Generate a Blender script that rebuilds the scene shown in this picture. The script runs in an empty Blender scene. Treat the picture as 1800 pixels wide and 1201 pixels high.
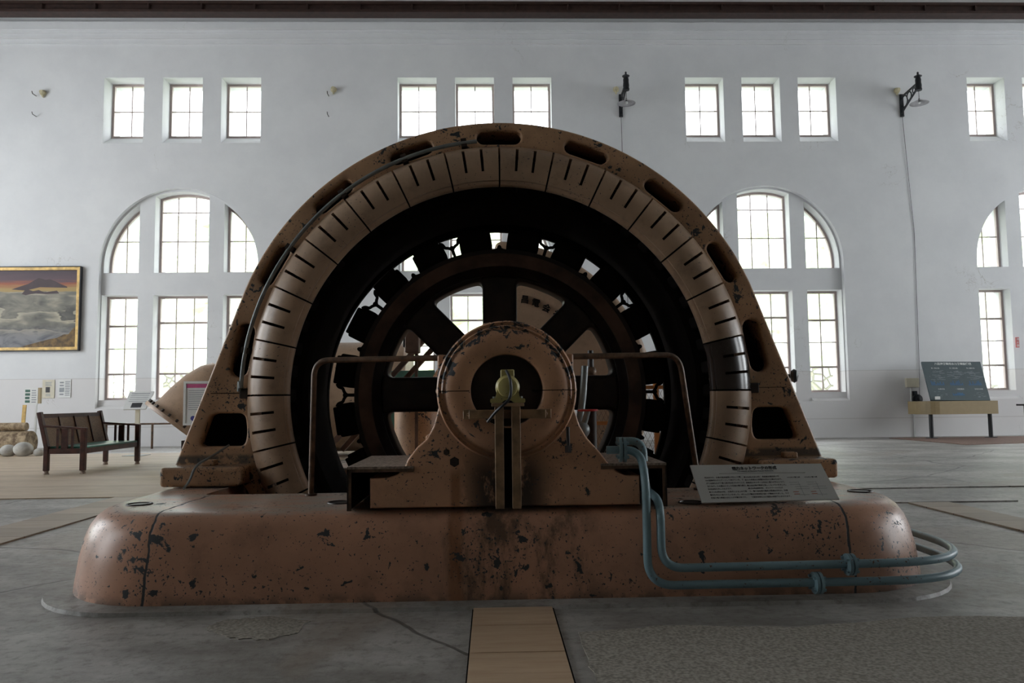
import bpy, bmesh, math, random
from math import sin, cos, pi, radians as R, sqrt, atan2
from mathutils import Vector, Matrix
from mathutils.geometry import delaunay_2d_cdt
random.seed(7)
SC = bpy.context.scene
COL = SC.collection
# ---------------------------------------------------------------- camera
F, PIT, YAW, ROL = 1350.0, 0.0760211, 0.0266366, -0.0114749
_r0 = Vector((cos(YAW), -sin(YAW), 0)); _f0 = Vector((sin(YAW), cos(YAW), 0)); _z = Vector((0, 0, 1))
_fw = cos(PIT)*_f0 + sin(PIT)*_z; _up = -sin(PIT)*_f0 + cos(PIT)*_z
CR = cos(ROL)*_r0 + sin(ROL)*_up; CU = -sin(ROL)*_r0 + cos(ROL)*_up
cd = bpy.data.cameras.new('camera'); cam = bpy.data.objects.new('camera', cd); COL.objects.link(cam)
cd.sensor_width = 36; cd.lens = 36*F/1800; cd.clip_end = 300; cd.clip_start = 0.05
m = Matrix((CR, CU, -_fw)).transposed().to_4x4(); m.translation = Vector((0, 0, 1)); cam.matrix_world = m
SC.camera = cam
def ray(px, py): return _fw + CR*((px-900)/F) - CU*((py-600.5)/F)
def at(px, py, Y): d = ray(px, py); return Vector((0, 0, 1)) + d*(Y/d.y)
def fl(px, py, z=0.0): d = ray(px, py); return Vector((0, 0, 1)) + d*((z-1)/d.z)
# ---------------------------------------------------------------- world, lights, exposure
w = bpy.data.worlds.new('world'); SC.world = w; w.use_nodes = True
w.node_tree.nodes['Background'].inputs[0].default_value = (0.93, 0.97, 1.0, 1)
w.node_tree.nodes['Background'].inputs[1].default_value = 28.0
SC.view_settings.view_transform = 'Standard'; SC.view_settings.look = 'None'
SC.view_settings.gamma = 1; SC.view_settings.use_curve_mapping = False
SC.view_settings.exposure = -1.9
def area(name, loc, rot, sx, sy, e, col=(0.93, 0.96, 1)):
    l = bpy.data.lights.new(name, 'AREA'); l.shape = 'RECTANGLE'; l.size = sx; l.size_y = sy; l.energy = e; l.color = col
    o = bpy.data.objects.new(name, l); COL.objects.link(o); o.location = loc; o.rotation_euler = rot
# daylight in unseen end-wall windows; near pair added to brighten the machine front
area('daylight_left_end', (-15.85, 12.0, 4.6), (0, -pi/2, 0), 6.0, 6.4, 90)
area('daylight_right_end', (21.85, 12.0, 4.6), (0, pi/2, 0), 6.0, 6.4, 130)
area('fill_left_near', (-15.85, 3.2, 4.6), (0, -pi/2, 0), 6.0, 4.6, 70)
area('fill_right_near', (21.85, 3.2, 4.6), (0, pi/2, 0), 6.0, 4.6, 32)
# ---------------------------------------------------------------- materials
class NT:
    def __init__(s, name):
        s.m = bpy.data.materials.new(name); s.m.use_nodes = True; s.t = s.m.node_tree
        s.b = s.t.nodes['Principled BSDF']; s.tc = s.n('ShaderNodeTexCoord')
    def n(s, ty, **k):
        x = s.t.nodes.new(ty)
        for a, v in k.items(): setattr(x, a, v)
        return x
    def l(s, a, b): s.t.links.new(a, b)
    def setv(s, inp, v):
        if hasattr(v, 'is_output') or isinstance(v, bpy.types.NodeSocket): s.l(v, inp)
        else: inp.default_value = v
    def noise(s, sc, det=4, rough=.55, vec=None, stretch=None, dist=0):
        x = s.n('ShaderNodeTexNoise'); x.inputs['Scale'].default_value = sc; x.inputs['Detail'].default_value = det
        x.inputs['Roughness'].default_value = rough; x.inputs['Distortion'].default_value = dist
        v = vec or s.tc.outputs['Object']
        if stretch:
            mp = s.n('ShaderNodeMapping'); mp.inputs['Scale'].default_value = stretch; s.l(v, mp.inputs[0]); v = mp.outputs[0]
        s.l(v, x.inputs['Vector']); return x.outputs['Fac']
    def math(s, op, a, b=0.0, c=None, clamp=False):
        x = s.n('ShaderNodeMath', operation=op, use_clamp=clamp); s.setv(x.inputs[0], a); s.setv(x.inputs[1], b)
        if c is not None: s.setv(x.inputs[2], c)
        return x.outputs[0]
    def ramp(s, f, a, b):
        x = s.n('ShaderNodeMapRange'); s.setv(x.inputs[0], f); x.inputs[1].default_value = a; x.inputs[2].default_value = b
        x.interpolation_type = 'SMOOTHSTEP'; return x.outputs[0]
    def cramp(s, f, pts):
        x = s.n('ShaderNodeValToRGB'); e = x.color_ramp.elements
        for i, (p, c) in enumerate(pts):
            q = e[i] if i < 2 else e.new(p)
            q.position = p; q.color = (*c, 1)
        s.l(f, x.inputs[0]); return x.outputs[0]
    def mix(s, f, a, b):
        x = s.n('ShaderNodeMix', data_type='RGBA'); s.setv(x.inputs[0], f)
        for i, v in ((6, a), (7, b)):
            s.setv(x.inputs[i], (*v, 1) if isinstance(v, tuple) and len(v) == 3 else v)
        return x.outputs[2]
    def sep(s):
        x = s.n('ShaderNodeSeparateXYZ'); s.l(s.tc.outputs['Object'], x.inputs[0]); return x.outputs
    def bump(s, f, st=.3, d=.01):
        x = s.n('ShaderNodeBump'); x.inputs['Strength'].default_value = st; x.inputs['Distance'].default_value = d
        s.l(f, x.inputs['Height']); s.l(x.outputs[0], s.b.inputs['Normal'])
    def out(s, col, rough=.5, metal=0.0):
        s.setv(s.b.inputs['Base Color'], (*col, 1) if isinstance(col, tuple) else col)
        s.setv(s.b.inputs['Roughness'], rough); s.setv(s.b.inputs['Metallic'], metal); return s.m
def plain(name, col, rough=.5, metal=0.0, var=.12, sc=8, spec=.5):
    t = NT(name); f = t.noise(sc, 5)
    lo = tuple(c*(1-var) for c in col); hi = tuple(min(1, c*(1+var)) for c in col)
    t.b.inputs['Specular IOR Level'].default_value = spec
    return t.out(t.mix(t.ramp(f, .3, .7), lo, hi), rough, metal)
def paint(name, col, rough=.42, chips=1.0, dark=(.035, .038, .042), grime=.35, extra=None):
    t = NT(name)
    base = t.mix(t.ramp(t.noise(2.2, 6, .6), .3, .7), tuple(c*.84 for c in col), tuple(c*1.12 for c in col))
    base = t.mix(t.math('MULTIPLY', t.ramp(t.noise(5, 8, .7), .48, .72), grime), base, tuple(c*.4 for c in col))
    big = t.noise(3.0, 2, .5)
    c1 = t.ramp(t.math('ADD', t.noise(13, 7, .62, dist=.4), t.math('MULTIPLY', big, .28)), .815-.02*chips, .83-.02*chips)
    c2 = t.ramp(t.math('ADD', t.noise(75, 3, .5), t.math('MULTIPLY', big, .25)), .80-.012*chips, .82-.012*chips)
    ch = t.math('MAXIMUM', c1, c2)
    if extra: base, ch = extra(t, base, ch)
    t.bump(t.math('SUBTRACT', t.math('MULTIPLY', t.noise(20, 5), .3), ch), .35, .003)
    return t.out(t.mix(ch, base, dark), t.math('ADD', t.math('MULTIPLY', ch, .25), rough))
def gauss(t, v, c, w_): return t.ramp(t.math('ABSOLUTE', t.math('SUBTRACT', v, c)), w_, w_*.35)
def plinth_extra(t, base, ch):
    x, y, z = t.sep()
    wob = t.math('MULTIPLY', t.math('SUBTRACT', t.noise(5, 4), .5), .07)
    xx = t.math('ADD', x, wob)
    for c in (-1.70, 1.79): ch = t.math('MAXIMUM', ch, t.ramp(t.math('ABSOLUTE', t.math('SUBTRACT', xx, c)), .009, .004))
    st = t.math('MULTIPLY', gauss(t, x, .10, .55), t.ramp(t.noise(6, 6, .7, stretch=(1, 1, .35)), .45, .62))
    base = t.mix(t.math('MULTIPLY', st, .8), base, (.05, .035, .022))
    ru = t.math('MULTIPLY', gauss(t, t.math('ADD', x, t.math('MULTIPLY', wob, .3)), -.19, .05), .6)
    base = t.mix(ru, base, (.22, .075, .02))
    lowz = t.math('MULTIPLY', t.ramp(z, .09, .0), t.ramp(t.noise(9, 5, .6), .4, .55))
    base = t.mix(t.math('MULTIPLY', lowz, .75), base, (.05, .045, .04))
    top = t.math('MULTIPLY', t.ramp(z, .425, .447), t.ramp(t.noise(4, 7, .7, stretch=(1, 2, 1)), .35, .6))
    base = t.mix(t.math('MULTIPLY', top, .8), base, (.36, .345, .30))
    return base, ch
def ped_extra(t, base, ch):
    x, y, z = t.sep()
    st = t.math('MULTIPLY', t.math('MULTIPLY', gauss(t, x, .07, .30), t.ramp(z, .84, .60)), t.ramp(t.noise(9, 6, .7, stretch=(1, 1, .5)), .36, .5))
    base = t.mix(t.math('MULTIPLY', st, .96), base, (.018, .012, .008))
    rad = t.math('SQRT', t.math('ADD', t.math('POWER', t.math('SUBTRACT', x, .075), 2.0), t.math('POWER', t.math('SUBTRACT', z, 1.05), 2.0)))
    eg = t.math('MULTIPLY', gauss(t, rad, .34, .08), t.ramp(z, .95, 1.15))
    ch = t.math('MAXIMUM', ch, t.ramp(t.math('ADD', t.noise(19, 6, .65, dist=.5), t.math('MULTIPLY', eg, .13)), .645, .66))
    ru = t.math('MULTIPLY', t.math('MULTIPLY', gauss(t, x, -.19, .035), t.ramp(z, .68, .6)), .7)
    base = t.mix(ru, base, (.22, .075, .02))
    return base, ch
def stator_extra(t, base, ch):
    x, y, z = t.sep()
    rad = t.math('SQRT', t.math('ADD', t.math('POWER', t.math('SUBTRACT', x, .065), 2.0), t.math('POWER', t.math('SUBTRACT', z, 1.05), 2.0)))
    eg = t.math('MAXIMUM', gauss(t, rad, 1.92, .05), t.ramp(z, 1.5, .9))
    sk = t.math('MULTIPLY', t.math('MULTIPLY', gauss(t, z, .615, .045), t.ramp(t.math('ABSOLUTE', x), 1.6, 1.7)), t.ramp(t.noise(8, 5, .6), .36, .46))
    base = t.mix(t.math('MULTIPLY', sk, .85), base, (.05, .05, .045))
    ch = t.math('MAXIMUM', ch, t.ramp(t.math('ADD', t.noise(11, 6, .65, dist=.6), t.math('MULTIPLY', eg, .09)), .70, .715))
    return base, ch
M = {}
M['paint_stator'] = paint('chipped_stator_paint', (.50, .30, .17), .42, 2.2, extra=stator_extra)
M['paint'] = paint('worn_beige_paint', (.50, .30, .17), .42, 2.0)
M['paint_ped'] = paint('worn_pink_brown_paint', (.52, .285, .165), .4, 1.5, extra=ped_extra)
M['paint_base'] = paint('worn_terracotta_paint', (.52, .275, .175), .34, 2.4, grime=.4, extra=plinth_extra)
M['cover'] = paint('brushed_tan_enamel', (.36, .24, .155), .36, -1.0, grime=.55)
M['cover_dark'] = paint('dark_enamel', (.035, .026, .022), .22, -1)
M['dark'] = plain('blackened_iron', (.012, .010, .009), .95, spec=.04)
M['iron'] = plain('dark_oily_iron', (.024, .014, .010), .5, .1, .5)
M['rotor'] = plain('brown_iron', (.10, .055, .036), .55, 0, .5, 5)
M['rust'] = plain('rusty_brown_pipe', (.10, .055, .03), .45, .2, .5, 20)
M['post'] = plain('dull_brown_steel', (.26, .16, .085), .5, 0, .4, 12)
M['blue'] = paint('pale_blue_paint', (.19, .30, .34), .4, .5, dark=(.10, .05, .03))
M['yellow'] = paint('olive_cream_paint', (.42, .36, .13), .4, .3)
M['black'] = plain('black_rubber', (.012, .014, .018), .35)
M['steel'] = plain('grey_steel', (.22, .24, .24), .4, .3)
M['red'] = plain('red_paint', (.45, .03, .03), .4)
M['white'] = plain('white_panel', (.72, .73, .72), .5, 0, .02)
M['ink'] = plain('black_ink', (.03, .03, .035), .6)
M['greyink'] = plain('grey_ink', (.3, .32, .34), .6)
M['blueink'] = plain('blue_ink', (.06, .16, .32), .6)
M['whiteink'] = plain('white_ink', (.7, .72, .72), .6)
M['redink'] = plain('red_ink', (.55, .12, .05), .6)
M['pink'] = plain('magenta_print', (.55, .10, .25), .5)
M['gold'] = plain('gilded_wood', (.48, .31, .09), .4, .2, .3)
M['bench'] = plain('dark_mahogany', (.055, .018, .012), .3, 0, .4, 12)
M['cane'] = plain('brown_cane', (.20, .12, .07), .6, 0, .3, 60)
M['cushion'] = plain('green_vinyl', (.02, .16, .11), .32, 0, .2)
M['board'] = plain('slate_grey_panel', (.085, .115, .125), .45, 0, .05)
M['khaki'] = plain('khaki_laminate', (.34, .26, .14), .45, 0, .05)
M['cream'] = plain('cream_plastic', (.62, .58, .46), .5, 0, .05)
M['brass'] = plain('aged_cream_ceramic', (.55, .50, .33), .4)
M['shade'] = plain('white_glass_shade', (.50, .50, .52), .3)
M['stone'] = plain('pale_boulder', (.42, .41, .38), .85, 0, .25, 6)
M['sash'] = plain('taupe_window_paint', (.46, .38, .36), .5, 0, .05)
M['navy'] = plain('navy_print', (.05, .05, .25), .5)
M['green'] = plain('green_sheet', (.04, .12, .09), .6)
M['chequer'] = plain('gritty_brown_plate', (.26, .20, .16), .7, .1, .5, 60)
t = NT('bark'); f = t.noise(7, 6, .7)
t.bump(f, .6, .02); M['bark'] = t.out(t.mix(t.ramp(f, .35, .65), (.10, .06, .03), (.42, .32, .20)), .8)
t = NT('wall_plaster'); f = t.noise(.8, 7, .65); x, y, z = t.sep()
c = t.mix(t.ramp(f, .3, .75), (.70, .715, .735), (.77, .785, .80))
lo = t.ramp(z, 1.63, 1.61)
c = t.mix(t.math('MULTIPLY', lo, .5), c, (.72, .69, .68))
ln = t.ramp(t.math('ABSOLUTE', t.math('SUBTRACT', z, 1.62)), .014, .006)
ln2 = t.ramp(t.math('ABSOLUTE', t.math('SUBTRACT', z, .46)), .016, .006)
c = t.mix(t.math('MULTIPLY', t.math('MAXIMUM', ln, ln2), .3), c, (.35, .32, .30))
crk = t.ramp(t.math('ABSOLUTE', t.math('SUBTRACT', t.noise(.9, 6, .6, dist=.5), .5)), .0035, .001)
crk = t.math('MULTIPLY', crk, t.ramp(t.noise(.5, 2), .58, .66))
c = t.mix(t.math('MULTIPLY', crk, .5), c, (.35, .33, .28))
t.bump(t.noise(6, 6), .15, .01); M['wall'] = t.out(c, .85)
M['ceil'] = plain('shaded_ceiling_plaster', (.22, .21, .195), .9, 0, .05)  # plaster darkened evenly, shade put into the base colour
M['front'] = plain('grey_brown_rear_wall', (.11, .095, .08), .9, 0, .05)
M['dim'] = plain('shaded_plaster', (.20, .19, .175), .9, 0, .1)  # plaster for the pit, its dimness put into the colour
M['beam'] = plain('brown_crane_girder', (.035, .016, .012), .6, 0, .3)
t = NT('concrete_floor')
f = t.noise(1.1, 8, .72, stretch=(.6, 1, 1)); g = t.noise(16, 8, .75)
c = t.mix(t.ramp(f, .35, .68), (.20, .19, .175), (.48, .47, .445))
c = t.mix(t.math('MULTIPLY', t.ramp(g, .47, .68), .7), c, (.14, .125, .105))
c = t.mix(t.math('MULTIPLY', t.ramp(t.noise(.55, 6, .6, dist=.8), .55, .6), .45), c, (.24, .19, .145))
v = t.n('ShaderNodeTexVoronoi', feature='DISTANCE_TO_EDGE'); v.inputs['Scale'].default_value = .33
mp = t.n('ShaderNodeMixRGB'); mp.inputs[0].default_value = .12; t.l(t.tc.outputs['Object'], mp.inputs[1])
nz = t.n('ShaderNodeTexNoise'); nz.inputs['Scale'].default_value = 2; t.l(t.tc.outputs['Object'], nz.inputs['Vector']); t.l(nz.outputs['Color'], mp.inputs[2])
t.l(mp.outputs[0], v.inputs['Vector'])
ck = t.ramp(v.outputs['Distance'], .004, .0015)
c = t.mix(t.math('MULTIPLY', ck, .7), c, (.05, .045, .04))
t.bump(t.math('SUBTRACT', t.noise(14, 8, .7), ck), .5, .008)
M['floor'] = t.out(c, t.math('ADD', t.math('MULTIPLY', g, .3), .3))
def wood(name, a, b, pl=.17, axis=1, seam=True, rough=.55):
    t = NT(name); x = t.sep(); u = x[axis]
    f = t.noise(3, 7, .65, stretch=(1, 9, 1) if axis == 1 else (9, 1, 1))
    pid = t.math('FLOOR', t.math('DIVIDE', u, pl))
    rnd = t.n('ShaderNodeTexWhiteNoise', noise_dimensions='1D'); t.l(pid, rnd.inputs['W'])
    c = t.mix(t.ramp(f, .3, .7), a, b)
    c = t.mix(t.math('MULTIPLY', rnd.outputs[0], .45), c, tuple(q*.6 for q in a))
    if seam:
        fr = t.math('FRACT', t.math('DIVIDE', u, pl))
        c = t.mix(t.math('MULTIPLY', t.ramp(fr, .03, .01), .8), c, (.04, .03, .025))
    t.bump(f, .3, .004); return t.out(c, rough)
M['deck'] = wood('worn_timber_deck', (.40, .31, .215), (.56, .46, .35), .19, 1)
M['plank'] = wood('pale_pine_plank', (.48, .33, .21), (.60, .45, .31), .5, 1, False)
M['strip'] = wood('pale_trench_boards', (.36, .29, .22), (.46, .39, .31), .4, 1)
t = NT('mottled_bronze_casing'); M['casing'] = paint('tan_casing_paint', (.38, .255, .17), .4, .2)
# outside
t = NT('hillside_foliage'); f = t.noise(.55, 10, .75); g = t.noise(3, 8, .8)
c = t.mix(t.ramp(f, .4, .6), (.34, .45, .20), (.70, .71, .62))
c = t.mix(t.math('MULTIPLY', t.ramp(g, .5, .62), .6), c, (.13, .22, .06)); M['hill'] = t.out(c, .9)
t = NT('rubble_stone'); v = t.n('ShaderNodeTexVoronoi', feature='DISTANCE_TO_EDGE'); v.inputs['Scale'].default_value = 3.4
t.l(t.tc.outputs['Object'], v.inputs['Vector']); e = t.ramp(v.outputs['Distance'], .01, .12)
t.bump(e, 1, .1); M['rubble'] = t.out(t.mix(e, (.36, .36, .26), (.70, .69, .64)), .9)
M['ground_out'] = plain('pale_gravel', (.5, .5, .47), .9)
t = NT('window_glass'); t.t.nodes.remove(t.b); tr = t.n('ShaderNodeBsdfTransparent'); gl = t.n('ShaderNodeBsdfGlossy')
gl.inputs['Roughness'].default_value = .03; mx = t.n('ShaderNodeMixShader'); mx.inputs[0].default_value = .05
t.l(tr.outputs[0], mx.inputs[1]); t.l(gl.outputs[0], mx.inputs[2]); t.l(mx.outputs[0], t.t.nodes['Material Output'].inputs[0]); M['glass'] = t.m
# ---------------------------------------------------------------- mesh helpers
def tagit(o, label=None, cat=None, group=None, kind=None):
    for k, v in (('label', label), ('category', cat), ('group', group), ('kind', kind)):
        if v: o[k] = v
    return o
def empty(name, loc, label, cat, group=None):
    o = bpy.data.objects.new(name, None); COL.objects.link(o); o.location = loc; o.empty_display_size = .1
    return tagit(o, label, cat, group)
def link(name, me, mat, parent=None, smooth=False, bevel=0, **tg):
    o = bpy.data.objects.new(name, me); COL.objects.link(o)
    if mat and not me.materials: me.materials.append(M[mat] if isinstance(mat, str) else mat)
    if smooth is not False:
        for p in me.polygons: p.use_smooth = True
        try: me.set_sharp_from_angle(angle=R(smooth if smooth is not True else 35))
        except Exception: pass
    if bevel:
        b = o.modifiers.new('bevel', 'BEVEL'); b.width = bevel; b.segments = 3; b.limit_method = 'ANGLE'; b.angle_limit = R(40)
        b.harden_normals = False
    if parent:
        o.parent = parent; o.matrix_parent_inverse = Matrix.Translation(parent.location).inverted() if parent.type == 'EMPTY' else Matrix()
    return tagit(o, **tg)
class MB:
    def __init__(s): s.b = bmesh.new()
    def box(s, x0, x1, y0, y1, z0, z1, mat=None):
        r = bmesh.ops.create_cube(s.b, size=1); vs = r['verts']
        bmesh.ops.scale(s.b, vec=(x1-x0, y1-y0, z1-z0), verts=vs)
        bmesh.ops.translate(s.b, vec=((x0+x1)/2, (y0+y1)/2, (z0+z1)/2), verts=vs)
        if mat is not None: bmesh.ops.transform(s.b, matrix=mat, verts=vs)
        return s
    def cyl(s, a, b, r, r2=None, n=20, caps=True):
        a = Vector(a); b = Vector(b); d = b-a
        q = d.to_track_quat('Z', 'Y').to_matrix().to_4x4(); q.translation = (a+b)/2
        bmesh.ops.create_cone(s.b, cap_ends=caps, segments=n, radius1=r, radius2=r if r2 is None else r2, depth=d.length, matrix=q); return s
    def sph(s, c, r, sc=(1, 1, 1), n=16):
        mt = Matrix.Translation(c) @ Matrix.Diagonal((*sc, 1))
        bmesh.ops.create_uvsphere(s.b, u_segments=n, v_segments=n//2+2, radius=r, matrix=mt); return s
    def bar(s, a, b, wx, wy, upv=(0, 0, 1)):
        a = Vector(a); b = Vector(b); d = (b-a); L = d.length; d.normalize()
        u = Vector(upv); u = (u - d*u.dot(d)).normalized(); v_ = d.cross(u)
        mt = Matrix((v_, u, d)).transposed().to_4x4(); mt.translation = (a+b)/2
        r = bmesh.ops.create_cube(s.b, size=1, matrix=mt @ Matrix.Diagonal((wx, wy, L, 1))); return s
    def tube(s, pts, r, n=12, closed=False):
        pts = [Vector(p) for p in pts]; N = len(pts); rings = []; prev = None
        for i, p in enumerate(pts):
            if closed: d = (pts[(i+1) % N]-pts[i-1])
            else: d = pts[min(i+1, N-1)]-pts[max(i-1, 0)]
            d.normalize()
            if prev is None:
                u = Vector((0, 0, 1)) if abs(d.z) < .9 else Vector((1, 0, 0))
            else: u = prev
            u = (u-d*u.dot(d)).normalized(); prev = u; v_ = d.cross(u)
            rr = r[i] if isinstance(r, (list, tuple)) else r
            rings.append([s.b.verts.new(p+(u*cos(2*pi*k/n)+v_*sin(2*pi*k/n))*rr) for k in range(n)])
        for i in range(N if closed else N-1):
            A = rings[i]; B = rings[(i+1) % N]
            for k in range(n): s.b.faces.new((A[k], A[(k+1) % n], B[(k+1) % n], B[k]))
        if not closed: s.b.faces.new(rings[0][::-1]); s.b.faces.new(rings[-1])
        return s
    def lathe(s, prof, c, axis=(0, 1, 0), n=48, a0=0, a1=2*pi, rx=None):
        """prof: (radius, distance along axis); c: origin"""
        ax = Vector(axis).normalized(); u = Vector(rx) if rx else (Vector((0, 0, 1)) if abs(ax.z) < .9 else Vector((1, 0, 0)))
        u = (u-ax*u.dot(ax)).normalized(); v_ = ax.cross(u); c = Vector(c); full = abs(a1-a0-2*pi) < 1e-6
        rings = []
        for k in range(n if full else n+1):
            a = a0+(a1-a0)*k/n; e = u*cos(a)+v_*sin(a)
            rings.append([s.b.verts.new(c+ax*h+e*max(r, 1e-4)) for r, h in prof])
        for k in range(len(rings) if full else len(rings)-1):
            A = rings[k]; B = rings[(k+1) % len(rings)]
            for i in range(len(prof)-1): s.b.faces.new((A[i], B[i], B[i+1], A[i+1]))
        return s
    def poly(s, pts):
        s.b.faces.new([s.b.verts.new(p) for p in pts]); return s
    def prism(s, pts, vec):
        a = [s.b.verts.new(Vector(p)) for p in pts]; b = [s.b.verts.new(Vector(p)+Vector(vec)) for p in pts]; n = len(a)
        s.b.faces.new(a[::-1]); s.b.faces.new(b)
        for i in range(n): s.b.faces.new((a[i], a[(i+1) % n], b[(i+1) % n], b[i]))
        return s
    def add(s, me): s.b.from_mesh(me); return s
    def build(s, name, mat, parent=None, **k):
        bmesh.ops.recalc_face_normals(s.b, faces=s.b.faces)
        me = bpy.data.meshes.new(name); s.b.to_mesh(me); s.b.free(); return link(name, me, mat, parent, **k)
def to_mesh(curve):
    o = bpy.data.objects.new('tmp', curve); COL.objects.link(o); bpy.context.view_layer.update()
    dg = bpy.context.evaluated_depsgraph_get(); me = bpy.data.meshes.new_from_object(o.evaluated_get(dg))
    bpy.data.objects.remove(o); bpy.data.curves.remove(curve); me.materials.clear(); return me
def clean(L):
    o = []
    for p in L:
        if not o or (abs(p[0]-o[-1][0])+abs(p[1]-o[-1][1])) > 1e-5: o.append(p)
    if abs(o[0][0]-o[-1][0])+abs(o[0][1]-o[-1][1]) < 1e-5: o.pop()
    return o
def plate(loops, y0, y1, bevel=0):
    """filled outline(s) in x,z with holes, between depths y0 and y1; edges rounded by bevel"""
    loops = [clean(L) for L in loops]; bm = bmesh.new()
    caps = [inset(L, bevel if i == 0 else -bevel) for i, L in enumerate(loops)] if bevel else loops
    flat_ = []; ed = []
    for L in caps:
        o = len(flat_); flat_ += [Vector(p) for p in L]; ed += [(o+k, o+(k+1) % len(L)) for k in range(len(L))]
    vs, _, fs, ov, _, _ = delaunay_2d_cdt(flat_, ed, [], 0, 1e-7)
    back = {}
    for k, src in enumerate(ov):
        for q in src: back[q] = k
    segs = [(caps_[k-1], caps_[k]) for caps_ in caps for k in range(len(caps_))]
    def inside(x, z):
        c = False
        for (xa, za), (xb, zb) in segs:
            if (za > z) != (zb > z) and x < (xb-xa)*(z-za)/(zb-za)+xa: c = not c
        return c
    A = [bm.verts.new((v.x, y0, v.y)) for v in vs]; B = [bm.verts.new((v.x, y1, v.y)) for v in vs]
    for f in fs:
        cx = sum(vs[k].x for k in f)/len(f); cz = sum(vs[k].y for k in f)/len(f)
        if inside(cx, cz): bm.faces.new([A[k] for k in f]); bm.faces.new([B[k] for k in reversed(f)])
    o = 0
    for i, L in enumerate(loops):
        n = len(L); rows = [[A[back[o+k]] for k in range(n)]]
        if bevel:
            sg = 1 if i == 0 else -1; st_ = [pi/8, pi/4, 3*pi/8, pi/2]
            rings = [(bevel*(1-sin(a)), bevel*(1-cos(a))) for a in st_]
            for d, h in rings: I = inset(L, sg*d) if d > 1e-6 else L; rows.append([bm.verts.new((x, y0+h, z)) for x, z in I])
            for d, h in reversed(rings): I = inset(L, sg*d) if d > 1e-6 else L; rows.append([bm.verts.new((x, y1-h, z)) for x, z in I])
        rows.append([B[back[o+k]] for k in range(n)])
        for a, b in zip(rows, rows[1:]):
            for k in range(n):
                q = [a[k], a[(k+1) % n], b[(k+1) % n], b[k]]
                if len(set(q)) == 4:
                    try: bm.faces.new(q)
                    except ValueError: pass
        o += n
    bmesh.ops.recalc_face_normals(bm, faces=bm.faces)
    me = bpy.data.meshes.new('plate'); bm.to_mesh(me); bm.free(); return me
def inset(L, d):
    out = []; N = len(L); ar = sum(L[i-1][0]*L[i][1]-L[i][0]*L[i-1][1] for i in range(N)); sg = 1 if ar > 0 else -1
    for i in range(N):
        p = Vector(L[i]); a = (p-Vector(L[i-1])); c_ = (Vector(L[(i+1) % N])-p)
        if a.length < 1e-6: a = c_
        if c_.length < 1e-6: c_ = a
        a = a.normalized(); c_ = c_.normalized()
        n1 = Vector((-a.y, a.x))*sg; n2 = Vector((-c_.y, c_.x))*sg; nn = (n1+n2)
        nn = nn.normalized() if nn.length > 1e-6 else n1; k = max(.45, nn.dot(n1)); q = p+nn*(d/k); out.append((q.x, q.y))
    return out
def circ(cx, cz, r, n=96, a0=0, a1=2*pi):
    full = abs(a1-a0-2*pi) < 1e-6; k = n if full else n+1
    return [(cx+r*sin(a0+(a1-a0)*i/n), cz+r*cos(a0+(a1-a0)*i/n)) for i in range(k)]
def rect(x0, x1, z0, z1): return [(x0, z0), (x1, z0), (x1, z1), (x0, z1)]
def rounded(pts, r, n=5):
    out = []; N = len(pts)
    for i in range(N):
        p = Vector(pts[i]); a = Vector(pts[i-1])-p; b = Vector(pts[(i+1) % N])-p
        q = min(r, a.length*.45, b.length*.45); A = p+a.normalized()*q; B = p+b.normalized()*q
        for k in range(n+1):
            t_ = k/n; v_ = A*(1-t_)**2+p*2*t_*(1-t_)+B*t_*t_; out.append((v_.x, v_.y))
    return out
def text(s, size, origin, right, up, mat, parent, name='lettering', align='LEFT', ex=.0008, space=1.0, off=0.0, line=1.0):
    c = bpy.data.curves.new('tmp', 'FONT'); c.body = s; c.size = size; c.align_x = align; c.extrude = ex; c.space_character = space; c.offset = off; c.space_line = line
    c.resolution_u = 2
    me = to_mesh(c); r = Vector(right).normalized(); u = Vector(up).normalized(); n_ = r.cross(u)
    mt = Matrix((r, u, n_)).transposed().to_4x4(); mt.translation = Vector(origin); me.transform(mt)
    return link(name, me, mat, parent)
def smoothpath(pts, r=.1, n=6):
    out = [Vector(pts[0])]
    for i in range(1, len(pts)-1):
        p = Vector(pts[i]); a = Vector(pts[i-1])-p; b = Vector(pts[i+1])-p; q = min(r[i] if isinstance(r, (list, tuple)) else r, a.length*.49, b.length*.49)
        A = p+a.normalized()*q; B = p+b.normalized()*q
        for k in range(n+1): t_ = k/n; out.append(A*(1-t_)**2+p*2*t_*(1-t_)+B*t_*t_)
    out.append(Vector(pts[-1])); return out
def S(name, mb, mat, **k): return mb.build(name, mat, kind='structure', **k)
# ================================================================= SETTING
YW = 18.498; XL, XR, YB, ZC = -16.0, 22.0, -7.0, 11.6
CX, CZ = .065, 1.05                                    # generator axis
HX0, HX1, HY0, HY1 = -1.74, 1.87, 4.74, 6.5            # pit
b = MB()
for (x0, x1, y0, y1) in ((XL, XR, YB, HY0), (XL, XR, HY1, YW), (XL, HX0, HY0, HY1), (HX1, XR, HY0, HY1)):
    b.box(x0, x1, y0, y1, -.2, 0)
S('floor', b, 'floor')
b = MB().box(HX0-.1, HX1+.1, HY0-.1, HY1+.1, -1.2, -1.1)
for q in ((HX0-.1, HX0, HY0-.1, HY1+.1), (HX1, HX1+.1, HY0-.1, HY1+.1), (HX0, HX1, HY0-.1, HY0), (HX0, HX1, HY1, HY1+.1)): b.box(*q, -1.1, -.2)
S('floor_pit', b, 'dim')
GC = [-7.506, -.361, 6.785, 13.930]; HW = 1.9; SPR = 4.32; SILL = .884
holes = []
def archloop(cx, hw=HW, z0=SILL, spr=SPR): return [(cx-hw, z0)]+circ(cx, spr, hw, 40, -pi/2, pi/2)+[(cx+hw, z0)]
UW = .963
ups = []
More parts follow.
